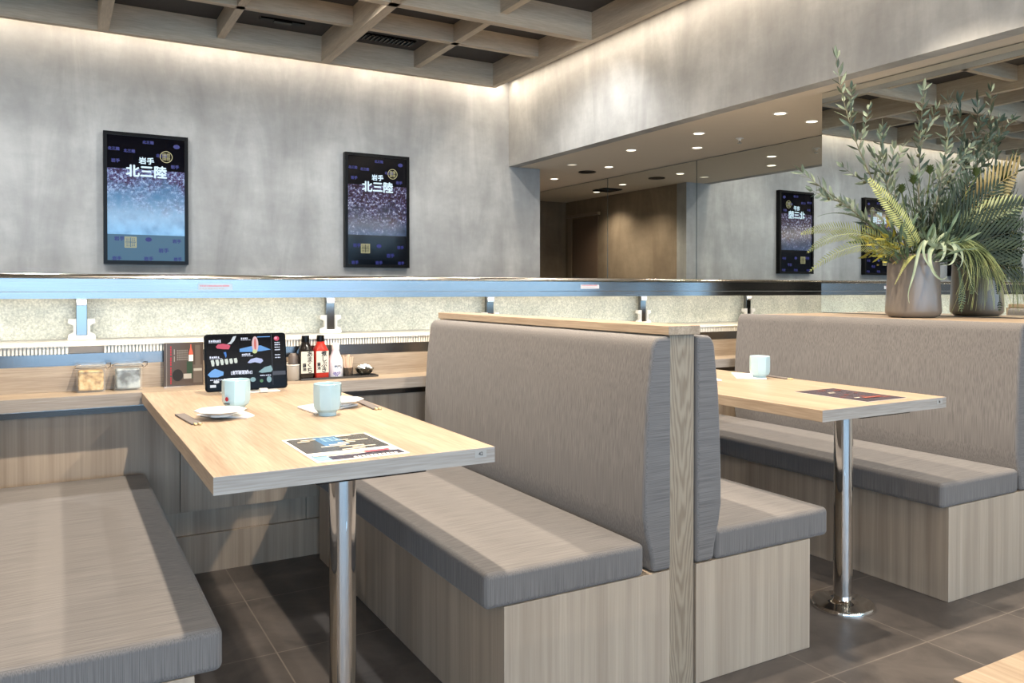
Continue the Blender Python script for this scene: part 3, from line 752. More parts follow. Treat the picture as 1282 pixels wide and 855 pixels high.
# menu sheets
def menu_sheet(x0, x1, y0, y1, label, bands, rz=0):
    t = thing('menu_sheet', label, 'menu', ((x0+x1)/2, (y0+y1)/2, ZT), rz, 'laminated menu sheets')
    w, h = (x1-x0)/2, (y1-y0)/2
    MB().box(-w, -h, 0, w, h, .0012).build('laminate', M['paper'], t, smooth=False)
    for k, (a, b_, c, d, col, nm) in enumerate(bands):
        m = MB()
        m.rect(-w+2*w*a, -h+2*h*b_, -w+2*w*c, -h+2*h*d, .00135+.00008*k, 'xy')
        m.build(nm, col, t, smooth=False)
    return t
mdk = plain('menu_dark', (66, 60, 58), .18, noise=0); mbl = plain('menu_blue', (70, 116, 160), .18, noise=0)
mrd = plain('menu_pink', (206, 92, 104), .18, noise=0); mcr = plain('menu_cream', (236, 226, 204), .18, noise=0)
mlb = plain('menu_pale_blue', (150, 190, 212), .18, noise=0); mor = plain('menu_orange', (190, 84, 56), .18, noise=0); mvi = plain('menu_violet', (58, 46, 62), .18, noise=0)
bd = [(.03, .34, .97, .97, mdk, 'dark_field'), (.03, .03, .97, .17, mvi, 'dark_footer'), (.33, .55, .60, .97, mbl, 'blue_field'), (.03, .03, .18, .24, mlb, 'blue_corner')]
r = random.Random(5)
for i in range(11):
    a = r.uniform(.03, .68); b_ = .36+.055*i; bd.append((a, b_, a+r.uniform(.14, .30), b_+.03, r.choice([mcr, mcr, mrd, mcr]), 'food_picture'))
bd += [(.05, .19, .66, .30, mcr, 'rice_row'), (.60, .17, .88, .23, mrd, 'pink_row'), (.30, .95, .98, .975, mcr, 'top_strip')]
ms = menu_sheet(.507, .731, 1.778, 2.088, 'colourful laminated menu sheet at the near end of the nearer table', bd, .01)
mk = MB()
for i in range(11): mk.rect(-.02+i*.010, -.146, -.013+i*.010, -.134, .0025, 'xy')
mk.build('lettering', M['paper'], ms, smooth=False)
mk = MB()
for i in range(4): mk.rect(-.030+.002*i, .075+.014*i, .020-.003*i, .079+.014*i, .0026, 'xy')
for i in range(3): mk.rect(-.022+.017*i, .070, -.019+.017*i, .125, .0027, 'xy')
mk.build('title_strokes', mlb, ms, smooth=False)
bd = [(0, 0, 1, 1, mvi, 'dark_field')]
for i in range(16):
    a = r.uniform(.04, .75); b_ = .05+.055*i; bd.append((a, b_, a+r.uniform(.08, .2), b_+.025, r.choice([mcr, mdk, mor, mdk, mcr]), 'food_picture'))
bd.append((.35, .20, .80, .26, mor, 'orange_strip'))
menu_sheet(2.447, 2.668, 1.803, 2.118, 'dark menu sheet on the far booth table', bd)

# tablet
tb = thing('order_tablet', 'black order tablet showing sushi pictures on the nearer table', 'tablet', (.628, 3.115, ZT))
TW, TH = .300, .2145
def tilt(o): o.rotation_euler = (math.radians(-9), 0, 0); return o
def rrect(w, h, r, n=6):
    pts = []
    for cx, cz, a0 in ((w-r, r, -90), (w-r, h-r, 0), (-w+r, h-r, 90), (-w+r, r, 180)):
        for k in range(n+1):
            a = math.radians(a0 + 90*k/n); pts.append((cx+r*math.cos(a), cz+r*math.sin(a)))
    return pts
body = tilt(MB().prism(rrect(TW/2, TH, .013), 'y', 0, .009).build('tablet_body', plain('tablet_black', (6, 6, 7), .3, spec=.08), tb, bevel=.0012, seg=2))
body.location = (0, 0, .012)
sd = MB().prism(rrect(TW/2-.007, TH-.014, .006), 'y', -.0008, -.0002).build('display', plain('tablet_display', (3, 4, 9), .15, spec=.08, noise=0), body, smooth=False)
sd.location = (0, 0, .007)
def tp(u, v): return (-TW/2 + u*TW, TH-.007 - v*TH)     # u,v fractions of the tablet from its top left
def tq(mb, u0, v0, u1, v1, k=0):
    a, b_ = tp(u0, v0); c, d = tp(u1, v1); mb.rect(a, d, c, b_, -.0012-.0001*k); return mb
def tpoly(mb, pts, k=0):
    mb.poly([(tp(u, v)[0], -.0012-.0001*k, tp(u, v)[1]) for u, v in pts]); return mb
def glow(rgb, e=.85): return plain('tablet_glow', rgb, emit=e, noise=0)
def tell(mb, u, v, ru, rv, k=0, n=20, rot=0):
    pts = []
    for i in range(n):
        a = 2*PI*i/n; x_, y_ = ru*math.cos(a), rv*math.sin(a)
        pts.append((u + x_*math.cos(rot) - y_*math.sin(rot), v + x_*math.sin(rot) + y_*math.cos(rot)))
    return tpoly(mb, pts, k)
m = MB(); tpoly(m, [(.135, .22), (.16, .18), (.22, .17), (.29, .19), (.31, .21), (.29, .27), (.22, .265), (.15, .25)]); m.build('tuna_picture', glow((206, 60, 92)), sd, smooth=False)
m = MB(); tpoly(m, [(.27, .18), (.31, .14), (.345, .05), (.385, .04), (.36, .12), (.32, .18)], 1); m.build('claw_picture', glow((206, 214, 220)), sd, smooth=False)
m = MB(); tpoly(m, [(.42, .27), (.56, .23), (.68, .22), (.805, .30), (.68, .325), (.56, .33), (.42, .325)]); tq(m, .64, .06, .80, .075, 0); m.build('fan_picture', glow((92, 156, 222)), sd, smooth=False)
m = MB(); tell(m, .612, .20, .040, .145, 1); m.build('prawn_picture', glow((226, 188, 190)), sd, smooth=False)
m = MB(); tell(m, .612, .20, .014, .105, 2); m.build('prawn_stripe', glow((206, 96, 84)), sd, smooth=False)
m = MB(); tell(m, .605, .325, .03, .035, 3); m.build('garnish_picture', glow((206, 216, 150)), sd, smooth=False)
m = MB()
for i in range(6): tpoly(m, [(.07+.055*i, .455-.004*i), (.105+.055*i, .445-.004*i), (.115+.055*i, .50-.004*i), (.11+.055*i, .555-.008*i), (.085+.055*i, .56-.008*i), (.075+.055*i, .50)], 0)
m.build('roll_row_picture', glow((218, 226, 214)), sd, smooth=False)
m = MB(); tpoly(m, [(.225, .32), (.255, .315), (.262, .38), (.25, .42)], 0); m.build('glass_picture', glow((46, 120, 206)), sd, smooth=False)
m = MB(); tpoly(m, [(.51, .52), (.55, .46), (.62, .435), (.69, .46), (.705, .50), (.67, .54), (.60, .515), (.54, .53)], 0); m.build('white_nigiri_picture', glow((186, 196, 236)), sd, smooth=False)
m = MB(); tpoly(m, [(.03, .70), (.08, .63), (.12, .60), (.17, .63), (.22, .66), (.215, .72), (.15, .75), (.06, .745)], 0); m.build('blue_dish_picture', glow((110, 172, 236)), sd, smooth=False)
m = MB(); tpoly(m, [(.72, .61), (.80, .585), (.82, .66), (.80, .70), (.68, .71), (.64, .69)], 0); tell(m, .77, .83, .03, .055, 0); tell(m, .57, .82, .035, .04, 0); m.build('side_dish_picture', glow((150, 190, 196), .7), sd, smooth=False)
m = MB(); tell(m, .675, .85, .022, .03, 1); m.build('green_dish_picture', glow((76, 140, 92), .7), sd, smooth=False)
m = MB(); tell(m, .13, .83, .035, .025, 0); tq(m, .055, .88, .125, .925, 1); m.build('badge_picture', glow((226, 230, 236)), sd, smooth=False)
m = MB()
text_xz(m, '【夏の厳選素材】', .0125, tp(.435, .695)[0], -.0014, tp(.435, .695)[1], .0004, .92)
for (u0, v0, w_, h_, n_) in ((.33, .645, .19, .028, 9), (.055, .10, .15, .035, 6), (.055, .14, .15, .012, 8), (.06, .385, .12, .03, 5), (.06, .42, .15, .010, 8), (.44, .07, .09, .03, 4), (.44, .11, .12, .010, 6),
                             (.445, .355, .11, .03, 5), (.445, .395, .14, .010, 7), (.06, .785, .15, .02, 7), (.66, .745, .14, .02, 6)):
    a, b_ = tp(u0, v0+h_); dashes_xz(m, a, b_, w_*TW, h_*TH, -.0014, n_, int(u0*100+v0*50))
for v_ in (.165, .205, .25, .295, .385, .435): a, b_ = tp(.855, v_+.022); dashes_xz(m, a, b_, .07*TW, .02*TH, -.0014, 4, int(v_*99))
m.build('screen_text', M['glow_paper'], sd, smooth=False)
m = MB(); tell(m, .882, .105, .034, .042, 0); m.build('red_button', glow((206, 40, 84)), sd, smooth=False)
m = MB(); tell(m, .872, .095, .018, .022, 1); m.build('button_shine', glow((236, 160, 180)), sd, smooth=False)
m = MB(); tq(m, .815, .02, .819, .93, 0); tq(m, .82, .69, .98, .76, 0); m.build('side_bar', glow((74, 80, 96), .5), sd, smooth=False)
st = MB(); st.box(-.09, -.01, 0, .12, .10, .006); st.build('stand_foot', M['white'], tb, bevel=.002)
st = MB(); st.add([(-.05, .10, .004), (.06, .10, .004), (.05, .030, .16), (-.04, .030, .16), (-.05, .095, .001), (.06, .095, .001), (.05, .026, .158), (-.04, .026, .158)],
                  [(0,1,2,3), (7,6,5,4), (0,4,5,1), (1,5,6,2), (2,6,7,3), (3,7,4,0)]); st.build('stand_strut', M['white'], tb, smooth=False)
MB().box(.042, -.018, .002, .072, .002, .016).build('stand_clip', M['white'], tb, bevel=.002)

# ------------------------------------------------------------------ things on the ledge
M['jar_glass'] = plain('clear_glass', (232, 236, 234), .04, noise=0, alpha=.16)
def canister(x, label, fill, fillmat, w=.098, d=.075, h=.098):
    t = thing('storage_canister', label, 'canister', (x, 3.468, .7613), 0, 'clear canisters with wire clips')
    g = M['jar_glass']
    MB().prism([(a, b_-h/2) for a, b_ in [(-w/2+.008, h/2-d/2+0), (w/2-.008, h/2-d/2), (w/2, h/2-d/2+.008), (w/2, h/2+d/2-.008), (w/2-.008, h/2+d/2), (-w/2+.008, h/2+d/2), (-w/2, h/2+d/2-.008), (-w/2, h/2-d/2+.008)]],
               'z', .0, h).build('glass_jar', g, t, smooth=False)
    MB().box(-w/2+.006, -d/2+.006, .005, w/2-.006, d/2-.006, fill).build('contents', fillmat, t, bevel=.008)
    MB().box(-w/2-.002, -d/2-.002, h, w/2+.002, d/2+.002, h+.008).build('lid', g, t, bevel=.003)
    c = MB()
    c.tube([(-w/2-.004, -d/2-.004, h-.006), (w/2+.004, -d/2-.004, h-.006), (w/2+.004, d/2+.004, h-.006), (-w/2-.004, d/2+.004, h-.006), (-w/2-.004, -d/2-.004, h-.006)], .0022, 6)
    c.tube([(-w/2-.004, -d/2, h-.004), (-w/2-.002, -d/2-.007, h+.006), (-w/2+.014, -d/2-.006, h+.010)], .002, 6)
    c.tube([(w/2+.004, -d/2, h-.012), (w/2+.016, -d/2-.006, h-.002), (w/2+.018, -d/2-.002, h+.012), (w/2+.002, -d/2, h+.010)], .0024, 6)
    c.build('wire_clip', M['chrome'], t)
def speck(name, stops, scale, rough=.6):
    m, N, L, b = newmat(name); t = N.new('ShaderNodeTexCoord'); n = N.new('ShaderNodeTexNoise'); n.inputs['Scale'].default_value = scale; n.inputs['Detail'].default_value = 4
    r_ = ramp(N, stops); L.new(t.outputs['Object'], n.inputs['Vector']); L.new(n.outputs['Fac'], r_.inputs['Fac']); L.new(r_.outputs['Color'], b.inputs['Base Color']); b.inputs['Roughness'].default_value = rough; return m
canister(.1165, 'clear canister of yellow pickled ginger on the ledge', .082, speck('ginger', [(.35, (150, 110, 60)), (.5, (206, 170, 108)), (.65, (230, 204, 150))], 45))
canister(.2450, 'clear canister of silver tea sachets on the ledge beside the ginger', .084, speck('sachets', [(.38, (70, 76, 76)), (.5, (150, 160, 162)), (.62, (196, 206, 206))], 22, .25))

mb_ = thing('menu_book', 'dark brown upright menu with red writing behind the tablet', 'menu', (.450, 3.478, .7613))
MB().box(-.073, 0, 0, .076, .012, .176).build('cover', plain('menu_cover', (78, 66, 58), .35), mb_, bevel=.001, seg=1)
MB().box(-.064, -.0006, .002, -.0625, 0, .174).build('crease', M['greyink'], mb_, smooth=False)
mm = MB()
for k, (z0_, z1_) in enumerate(((.125, .165), (.085, .12), (.045, .08), (.01, .04))):
    n_ = 4
    for i in range(n_): mm.rect(-.050, z0_+(z1_-z0_)*i/n_, -.045, z0_+(z1_-z0_)*(i+.75)/n_, -.0008)
mm.build('red_writing', M['red'], mb_, smooth=False)
mm = MB()
for z0_ in (.10, .128, .03): mm.rect(-.036, z0_, -.033, z0_+.022, -.0008)
for c_ in range(7):
    for i in range(5): mm.rect(-.024+c_*.006, .105+i*.009, -.0215+c_*.006, .111+i*.009, -.0008)
mm.build('grey_writing', M['greyink'], mb_, smooth=False)
mm = MB().poly([(.020, -.0009, .10), (.036, -.0009, .10), (.036, -.0009, .135), (.0305, -.0009, .155), (.0295, -.0009, .168), (.0265, -.0009, .168), (.0255, -.0009, .155), (.020, -.0009, .135)])
mm.build('bottle_picture', plain('print_orange', (204, 92, 70), .5, noise=0), mb_, smooth=False)
MB().rect(.0195, .10, .0365, .126, -.0012).build('bottle_label_picture', M['paper'], mb_, smooth=False)
mm = MB().poly([(-.022+.02*math.cos(a*.3), -.0009, .045+.024*math.sin(a*.3)) for a in range(21)]); mm.build('kettle_picture', M['ink'], mb_, smooth=False)
mm = MB().rect(.0, .03, .03, .05, -.0013).rect(.038, .06, .07, .07, -.0013); mm.build('tin_picture', plain('print_grey', (176, 172, 164), .5, noise=0), mb_, smooth=False)
MB().rect(.036, .012, .072, .085, -.0011).rect(.044, .085, .064, .165, -.0011).build('mill_picture', plain('print_taupe', (98, 88, 80), .5, noise=0), mb_, smooth=False)
MB().rect(.012, .03, .034, .10, -.0010).build('leaf_picture', plain('print_green', (40, 66, 46), .5, noise=0), mb_, smooth=False)
MB().box(-.076, -.02, 0, .079, .03, .003).build('stand_foot', M['chrome'], mb_, smooth=False)

# grey jar with wire bail right of the tablet
jr = thing('sauce_jar', 'small grey jar with a pale rim just right of the tablet', 'jar', (.888, 3.470, .7613))
MB().lathe([(.030, 0), (.034, .006), (.035, .060), (.032, .070), (.030, .070), (.031, .062), (.030, .01), (.001, .008)], 32).build('jar_body', plain('grey_glaze', (168, 160, 150), .4), jr)
MB().tube([(.034*math.cos(2*PI*i/24), .034*math.sin(2*PI*i/24), .070+.003*math.sin(2*PI*i/24)) for i in range(25)], .0025, 6).build('rim', M['white'], jr)
MB().lathe([(.020, .045), (.022, .060), (.0205, .105), (.012, .116), (.001, .117)], 20, (.004, .004, 0)).build('ladle_lid', plain('jar_lid_brown', (104, 94, 88), .4), jr)

tr = thing('condiment_tray', 'black rectangular condiment tray on the ledge right of the tablet', 'tray', (1.088, 3.464, .7613), .0)
MB().box(-.172, -.034, 0, .172, .034, .004).build('tray_floor', M['black'], tr, smooth=False)
q = MB()
for a in ((-.174, -.036, .174, -.033), (-.174, .033, .174, .036), (-.174, -.033, -.171, .033), (.171, -.033, .174, .033)): q.box(a[0], a[1], 0, a[2], a[3], .009)
q.build('tray_rim', plain('tray_rim', (70, 66, 62), .3), tr, smooth=False)
ZR = .7655
def soy_bottle(x, label, glassmat, capmat, lines, lower):
    t = thing('soy_bottle', label, 'bottle', (x, 3.464, ZR), 0, 'soy sauce bottles on the tray')
    w = .031
    def ring(wd, z, r_=.007): return [(p[0], p[1], z) for p in [(q_[0], q_[1]-wd) for q_ in rrect(wd, 2*wd, min(r_, wd*.9), 4)]]
    zs = [(w-.002, 0), (w, .004), (w, .118), (w*.86, .134), (w*.55, .152), (w*.50, .160)]
    vs = []; fs = []; n = None
    for wd, z in zs:
        rr = ring(wd, z, .010 if z < .12 else wd*.8); n = len(rr); vs += rr
    for k in range(len(zs)-1):
        for i in range(n): fs.append((k*n+i, k*n+(i+1) % n, (k+1)*n+(i+1) % n, (k+1)*n+i))
    fs.append(tuple(range(n-1, -1, -1))); fs.append(tuple((len(zs)-1)*n+i for i in range(n)))
    MB().add(vs, fs).build('glass_body', glassmat, t)
    MB().lathe([(.0145, .158), (.0165, .160), (.0165, .182), (.0155, .187), (.001, .187)], 24).build('cap', capmat, t)
    lb_ = MB().box(-.0272, -w-.0012, .026, .0272, -w-.0002, .120).build('paper_label', plain('label_paper', (214, 208, 194), .7), t, smooth=False)
    k = MB()
    for ch, sz, dx, dz in lines: text_xz(k, ch, sz, dx, -w-.0016, dz, .0006)
    k.build('lettering', M['ink'], lb_, smooth=False)
def vert(s, sz, x, z0, dz): return [(c, sz, x, z0-i*dz) for i, c in enumerate(s)]
soy_bottle(.942, 'black soy sauce bottle with a white label on the tray', plain('black_bottle', (26, 22, 20), .15), M['black'],
           vert('あまくち', .027, .010, .107, .0235) + vert('醤油', .017, -.013, .060, .017), None)
soy_bottle(1.008, 'red soy sauce bottle with a black cap on the tray', plain('red_bottle', (176, 42, 32), .2), M['black'],
           vert('煮しぶき', .026, .007, .107, .0235) + vert('醤油', .016, -.016, .062, .016), None)
db = thing('sauce_bottle', 'white dressing bottle with purple flowers beside the red bottle', 'bottle', (1.076, 3.464, ZR))
MB().lathe([(.030, 0), (.032, .004), (.032, .062), (.029, .080), (.019, .104), (.0155, .118), (.0155, .124)], 36).build('bottle_body', plain('bottle_white', (222, 222, 228), .3), db)
MB().lathe([(.0165, .122), (.0165, .148), (.015, .152), (.001, .152)], 28).build('cap', M['white'], db)
fl = MB(); fb = MB()
rr = random.Random(3)
for (a, z, s) in ((-1.75, .016, .010), (-1.35, .022, .006), (-1.9, .05, .005), (-1.2, .075, .006), (-1.5, .085, .004), (-2.05, .02, .006), (-1.05, .045, .005), (-1.6, .045, .003)):
    for k in range(6):
        b_ = 2*PI*k/6; R_ = (.0325 if z < .064 else .0325-(z-.062)*.40)
        def pp(u, v): aa = a+u/R_; return (R_*math.cos(aa), R_*math.sin(aa), z+v)
        (fl if s > .0055 else fb).poly([pp(0, 0), pp(s*.8*math.cos(b_-.3), s*.8*math.sin(b_-.3)), pp(s*1.2*math.cos(b_), s*1.2*math.sin(b_)), pp(s*.8*math.cos(b_+.3), s*.8*math.sin(b_+.3))])
fl.build('purple_flowers', plain('print_purple', (96, 84, 160), .5, noise=0), db, smooth=False)
fb.build('blue_flowers', plain('print_blue', (90, 130, 170), .5, noise=0), db, smooth=False)
mk = MB()
for i in range(5): mk.rect(-.012+i*.005, .050, -.0085+i*.005, .054, -.0335)
mk.build('print', M['ink'], db, smooth=False)
tk = thing('toothpick_holder', 'small glass of wrapped toothpicks on the tray', 'toothpick holder', (1.132, 3.464, ZR))
MB().lathe([(.019, 0), (.021, .003), (.023, .040), (.0215, .040), (.019, .006), (.001, .005)], 28).build('glass', plain('smoked_glass', (120, 112, 104), .05, trans=.7, noise=0), tk)
g = plain('toothpick_wrap', (238, 206, 180), .6)
rr = random.Random(9)
for i in range(30):
    a = rr.uniform(0, 2*PI); q0 = rr.uniform(0, .012); l = rr.uniform(.086, .098)
    b_ = MB().tube([(q0*math.cos(a), q0*math.sin(a), .006), (1.85*q0*math.cos(a), 1.85*q0*math.sin(a), l)], .0026, 6)
    b_.build('toothpick', g, tk)
bw = thing('condiment_bowl', 'dark patterned little bowl of white sachets at the tray end', 'bowl', (1.209, 3.464, ZR))
MB().lathe([(.018, 0), (.020, .005), (.034, .016), (.042, .033), (.040, .034), (.031, .019), (.001, .012)], 32).build('bowl_body', speck('bowl_glaze', [(.45, (44, 42, 36)), (.62, (60, 56, 46)), (.7, (150, 146, 130))], 60, .25), bw)
rr = random.Random(4)
for i in range(14):
    x_, y_ = rr.uniform(-.026, .026), rr.uniform(-.022, .022); z_ = .030+.016*(1-(x_*x_+y_*y_)/.0012)+rr.uniform(-.003, .003)
    a = rr.uniform(0, PI); c_, s_ = math.cos(a), math.sin(a)
    m_ = MB()
    v8 = []
    for zz in (-.003, .003):
        for (u, v) in ((-.009, -.006), (.009, -.006), (.009, .006), (-.009, .006)): v8.append((x_+u*c_-v*s_, y_+u*s_+v*c_, z_+zz+u*.3))
    m_.add(v8, [(3,2,1,0), (4,5,6,7), (0,1,5,4), (1,2,6,5), (2,3,7,6), (3,0,4,7)])
    m_.build('sachet', M['paper'], bw, bevel=.002, seg=2)

# ------------------------------------------------------------------ planter arrangement
PX, PY, PZ = 3.591, 2.398, 1.0187
pl = thing('planter', 'taupe glazed planter of olive branches, ferns and grasses before the mirror', 'plant', (PX, PY, PZ))
MB().lathe([(.094, 0), (.108, .006), (.121, .018), (.1235, .032), (.120, .10), (.115, .20), (.112, .296), (.111, .302), (.105, .302), (.105, .29), (.108, .20), (.10, .19), (.001, .19)], 56).build('pot', M['pot'], pl)
MB().lathe([(.1075, .20), (.05, .21), (.001, .212)], 32).build('soil', plain('dark_moss', (52, 50, 36), .9), pl)
RV = Vector((.869, -.495, 0)); FV = Vector((.495, .869, 0)); UV = Vector((0, 0, 1)); K = .00385
def P(du, dv, dd=0.0):
    # du right, dv up (in photo pixels from the pot's rim), dd metres away from the viewer
    return RV*(du*K) + UV*(.302 + dv*K) + FV*dd
def bez(p, n=14):
    out = []
    pts = [Vector(q) for q in p]
    for i in range(n+1):
        t_ = i/n; q = pts[:]
        while len(q) > 1: q = [q[k].lerp(q[k+1], t_) for k in range(len(q)-1)]
        out.append(q[0])
    return out
def leaf(mb, p, d, l, w, side, curve=.15, fold=.25, n=5):
    d = Vector(d).normalized(); s = Vector(side); s = (s - d*s.dot(d)); s = s.normalized() if s.length > 1e-4 else d.orthogonal().normalized()
    nn = d.cross(s); pts = []; ws = []
    for i in range(n+1):
        t_ = i/n; pts.append(p + d*(l*t_) + nn*(curve*l*t_*t_)); ws.append(max(.0005, w*math.sin(PI*min(1, t_*.93+.05))**1.1))
    mb.ribbon(pts, ws, s, fold)
LM = dict(olive=leafmat('olive_leaf', (72, 88, 74), (126, 136, 116)), stem=leafmat('olive_stem', (96, 92, 76), (124, 120, 100)),
          fern=leafmat('yellow_fern', (140, 146, 84), (186, 188, 124)), yel=leafmat('yellow_foliage', (112, 108, 34), (164, 150, 60)),
          till=leafmat('air_plant', (146, 158, 126), (190, 198, 164)), grass=leafmat('green_grass', (104, 118, 74), (160, 166, 110)),
          palm=leafmat('dark_palm', (30, 40, 30), (60, 72, 48)), dry=leafmat('dry_palm', (140, 118, 70), (186, 166, 112)),
          blue=leafmat('blue_green_fern', (72, 92, 72), (108, 126, 98)), cyc=leafmat('pale_cycad', (150, 156, 96), (206, 208, 160)), bud=leafmat('protea_bud', (58, 76, 40), (96, 108, 60)), oli=leafmat('olive_fruit', (58, 60, 40), (84, 84, 54)))
R = random.Random(21)
def rv(a=1.0): return Vector((R.uniform(-a, a), R.uniform(-a, a), R.uniform(-a, a)))
def olive(ctrl, nl, l=.062, sub=True, start=.25):
    path = bez(ctrl, 26); st_ = MB(); st_.tube(path, [.0045*(1-.75*i/26) for i in range(27)], 6)
    lf = MB(); olv = []
    def dress(path, nl, l, start):
        m_ = len(path)-1
        for k in range(nl):
            t_ = start + (1-start)*k/(nl-1); i = min(m_-1, int(t_*m_)); p = path[i].lerp(path[i+1], t_*m_-i)
            tg = (path[i+1]-path[i]).normalized()
            sd_ = tg.cross(Vector((math.cos(k*2.4), math.sin(k*2.4), .3))).normalized()
            for s_ in (1, -1):
                d = tg*R.uniform(.7, 1.2) + sd_*s_*R.uniform(.5, 1.0) + UV*R.uniform(-.1, .25)
                leaf(lf, p, d, l*1.15*R.uniform(.7, 1.15)*(1-.25*t_), .0080*R.uniform(.8, 1.15), rv(), R.uniform(-.1, .22), .3)
        leaf(lf, path[-1], (path[-1]-path[-2]), l*.9, .008, rv(), .05)
    dress(path, int(nl*1.35), l*1.2, start)
    if sub:
        for t_ in (.42, .58, .72):
            i = int(t_*26); tg = (path[i+1]-path[i]).normalized(); sd_ = tg.cross(rv()).normalized()
            q = bez([path[i], path[i]+tg*.06+sd_*.05, path[i]+tg*.13+sd_*.10+UV*.02], 8)
            st_.tube(q, [.0022*(1-.6*j/8) for j in range(9)], 5); dress(q, 6, l*.85, .25)
            c_ = q[3] + rv(.012)
            MB_o = MB(); olv.append(MB_o); MB_o.lathe([(.0005, -.009), (.006, -.005), (.0075, 0), (.006, .005), (.0005, .009)], 10, tuple(c_))
    o_ = st_.build('olive_branch', LM['stem'], pl)
    lf.build('olive_leaves', LM['olive'], o_, fix=False, smooth=False)
    for q_ in olv: q_.build('olive', LM['oli'], o_)
B0 = P(0, -25)
olive([P(-5, -25), P(-30, 60, -.03), P(-75, 110, -.05), P(-95, 170, -.06), P(-103, 240, -.06)], 15, .06)
olive([P(-8, -25), P(-40, 40, .02), P(-80, 60, .04), P(-132, 104, .06)], 13, .058)
olive([P(0, -25), P(-15, 60, .05), P(-35, 110, .06), P(-32, 158, .06)], 11, .06)
olive([P(4, -25), P(8, 60, .0), P(5, 130, .0), P(12, 205, .0)], 16, .058)
olive([P(8, -25), P(35, 60, .02), P(50, 120, .06), P(54, 196, .08)], 14, .06)
olive([P(0, -25), P(-25, 30, -.08), P(-45, 90, -.10), P(-62, 120, -.10)], 12, .058)
olive([P(6, -25), P(20, 50, -.06), P(24, 90, -.08), P(30, 128, -.08)], 11, .055)
olive([P(0, -25), P(8, 30, -.10), P(-10, 70, -.12), P(-18, 112, -.12)], 12, .055, False)
def frond(ctrl, n, l, w, mat, name='fern_frond', droop=.1, lead=.55, start=.12, up=UV):
    path = bez(ctrl, 24); m_ = MB(); m_.tube(path, [.0026*(1-.7*i/24) for i in range(25)], 5)
    for k in range(n):
        t_ = start+(1-start)*k/n; i = min(23, int(t_*24)); p = path[i].lerp(path[i+1], t_*24-i); tg = (path[i+1]-path[i]).normalized()
        sd_ = tg.cross(up).normalized()
        env = math.sin(PI*min(1, (t_*.85+.15)))**.7
        for s_ in (1, -1):
            leaf(m_, p, tg*lead + sd_*s_ - UV*droop, l*env+.004, w, tg, .1*s_, .1, 3)
    return m_.build(name, mat, pl, fix=False, smooth=False)
frond([P(-10, -8, -.06), P(-50, 20, -.10), P(-95, 18, -.10), P(-138, -22, -.08)], 40, .044, .0026, LM['fern'], up=FV+UV*.7)
frond([P(-10, -5, -.04), P(-60, 35, -.04), P(-100, 34, -.03), P(-133, 2, 0)], 40, .044, .0026, LM['fern'], up=FV+UV*.7)
frond([P(-8, 0, .02), P(-60, 40, .04), P(-100, 40, .06), P(-134, 27, .08)], 38, .040, .0026, LM['fern'], up=FV+UV*.7)
frond([P(-5, 0, -.10), P(-20, 30, -.13), P(-45, 60, -.13), P(-71, 92, -.12)], 34, .042, .0042, LM['fern'], up=FV)
frond([P(-5, -5, -.10), P(-18, 5, -.13), P(-25, -10, -.13), P(-38, -38, -.12)], 26, .024, .003, LM['fern'])
frond([P(-6, 0, .0), P(-50, 50, .0), P(-90, 60, .02), P(-118, 48, .02)], 30, .034, .006, LM['blue'], name='wax_frond')
# yellow foliage clump
ym = MB()
for k in range(120):
    b_ = P(-18, 0, -.06) + rv(.02); d = RV*R.uniform(-1.1, -.1) + UV*R.uniform(-.12, .65) + FV*R.uniform(-.5, .3)
    L_ = R.uniform(.05, .20); p = b_ + d.normalized()*L_
    leaf(ym, p, d + rv(.5), R.uniform(.03, .05), .0058, rv(), R.uniform(-.2, .2), .2, 3)
ym.build('yellow_foliage', LM['yel'], pl, fix=False, smooth=False)
# filler greenery round the rim
fm = MB()
for k in range(260):
    a = R.uniform(0, 2*PI); b_ = Vector((.08*math.cos(a), .08*math.sin(a), .24)); d = Vector((math.cos(a)*R.uniform(.1, .8), math.sin(a)*R.uniform(.1, .8), R.uniform(.3, 1.1)))
    leaf(fm, b_ + d.normalized()*R.uniform(0, .20), d + rv(.45), R.uniform(.05, .10), .0075, rv(), R.uniform(-.2, .3), .25, 4)
fm.build('filler_foliage', LM['blue'], pl, fix=False, smooth=False)
fm = MB()
for k in range(220):
    b_ = P(R.uniform(-30, 35), R.uniform(-15, 60), R.uniform(-.10, .10)); d = Vector((R.uniform(-1, 1), R.uniform(-1, 1), R.uniform(.2, 1.4)))
    leaf(fm, b_, d, R.uniform(.05, .085), .0070, rv(), R.uniform(-.2, .3), .3, 4)
fm.build('olive_foliage', LM['olive'], pl, fix=False, smooth=False)
fm = MB()
for k in range(150):
    b_ = P(R.uniform(0, 45), R.uniform(-10, 5), R.uniform(-.08, .08)); d = RV*R.uniform(-.2, .7) + UV*R.uniform(.6, 1.2) + FV*R.uniform(-.4, .4)
    leaf(fm, b_, d, R.uniform(.16, .42), .0040, rv(), R.uniform(-.2, .25), .2, 6)
fm.build('grass_tuft', LM['palm'], pl, fix=False, smooth=False)
# buds
for du, dv in ((-16, 83), (4, 95), (60, 92), (-30, 72)):
    st_ = bez([P(0, -20), P(du*.6, dv*.5, -.10), P(du, dv, -.12)], 10); q = MB(); q.tube(st_, .0025, 5)
    p = st_[-1]
    for ring_ in range(4):
        for k in range(9):
            a = 2*PI*k/9+ring_*.35; d = Vector((math.cos(a)*(.55-.1*ring_), math.sin(a)*(.55-.1*ring_), 1))
            leaf(q, p + UV*(ring_*.006), d, .034, .007, Vector((-math.sin(a), math.cos(a), 0)), -.35, .3, 4)
    q.build('protea_bud', LM['bud'], pl, fix=False, smooth=False)
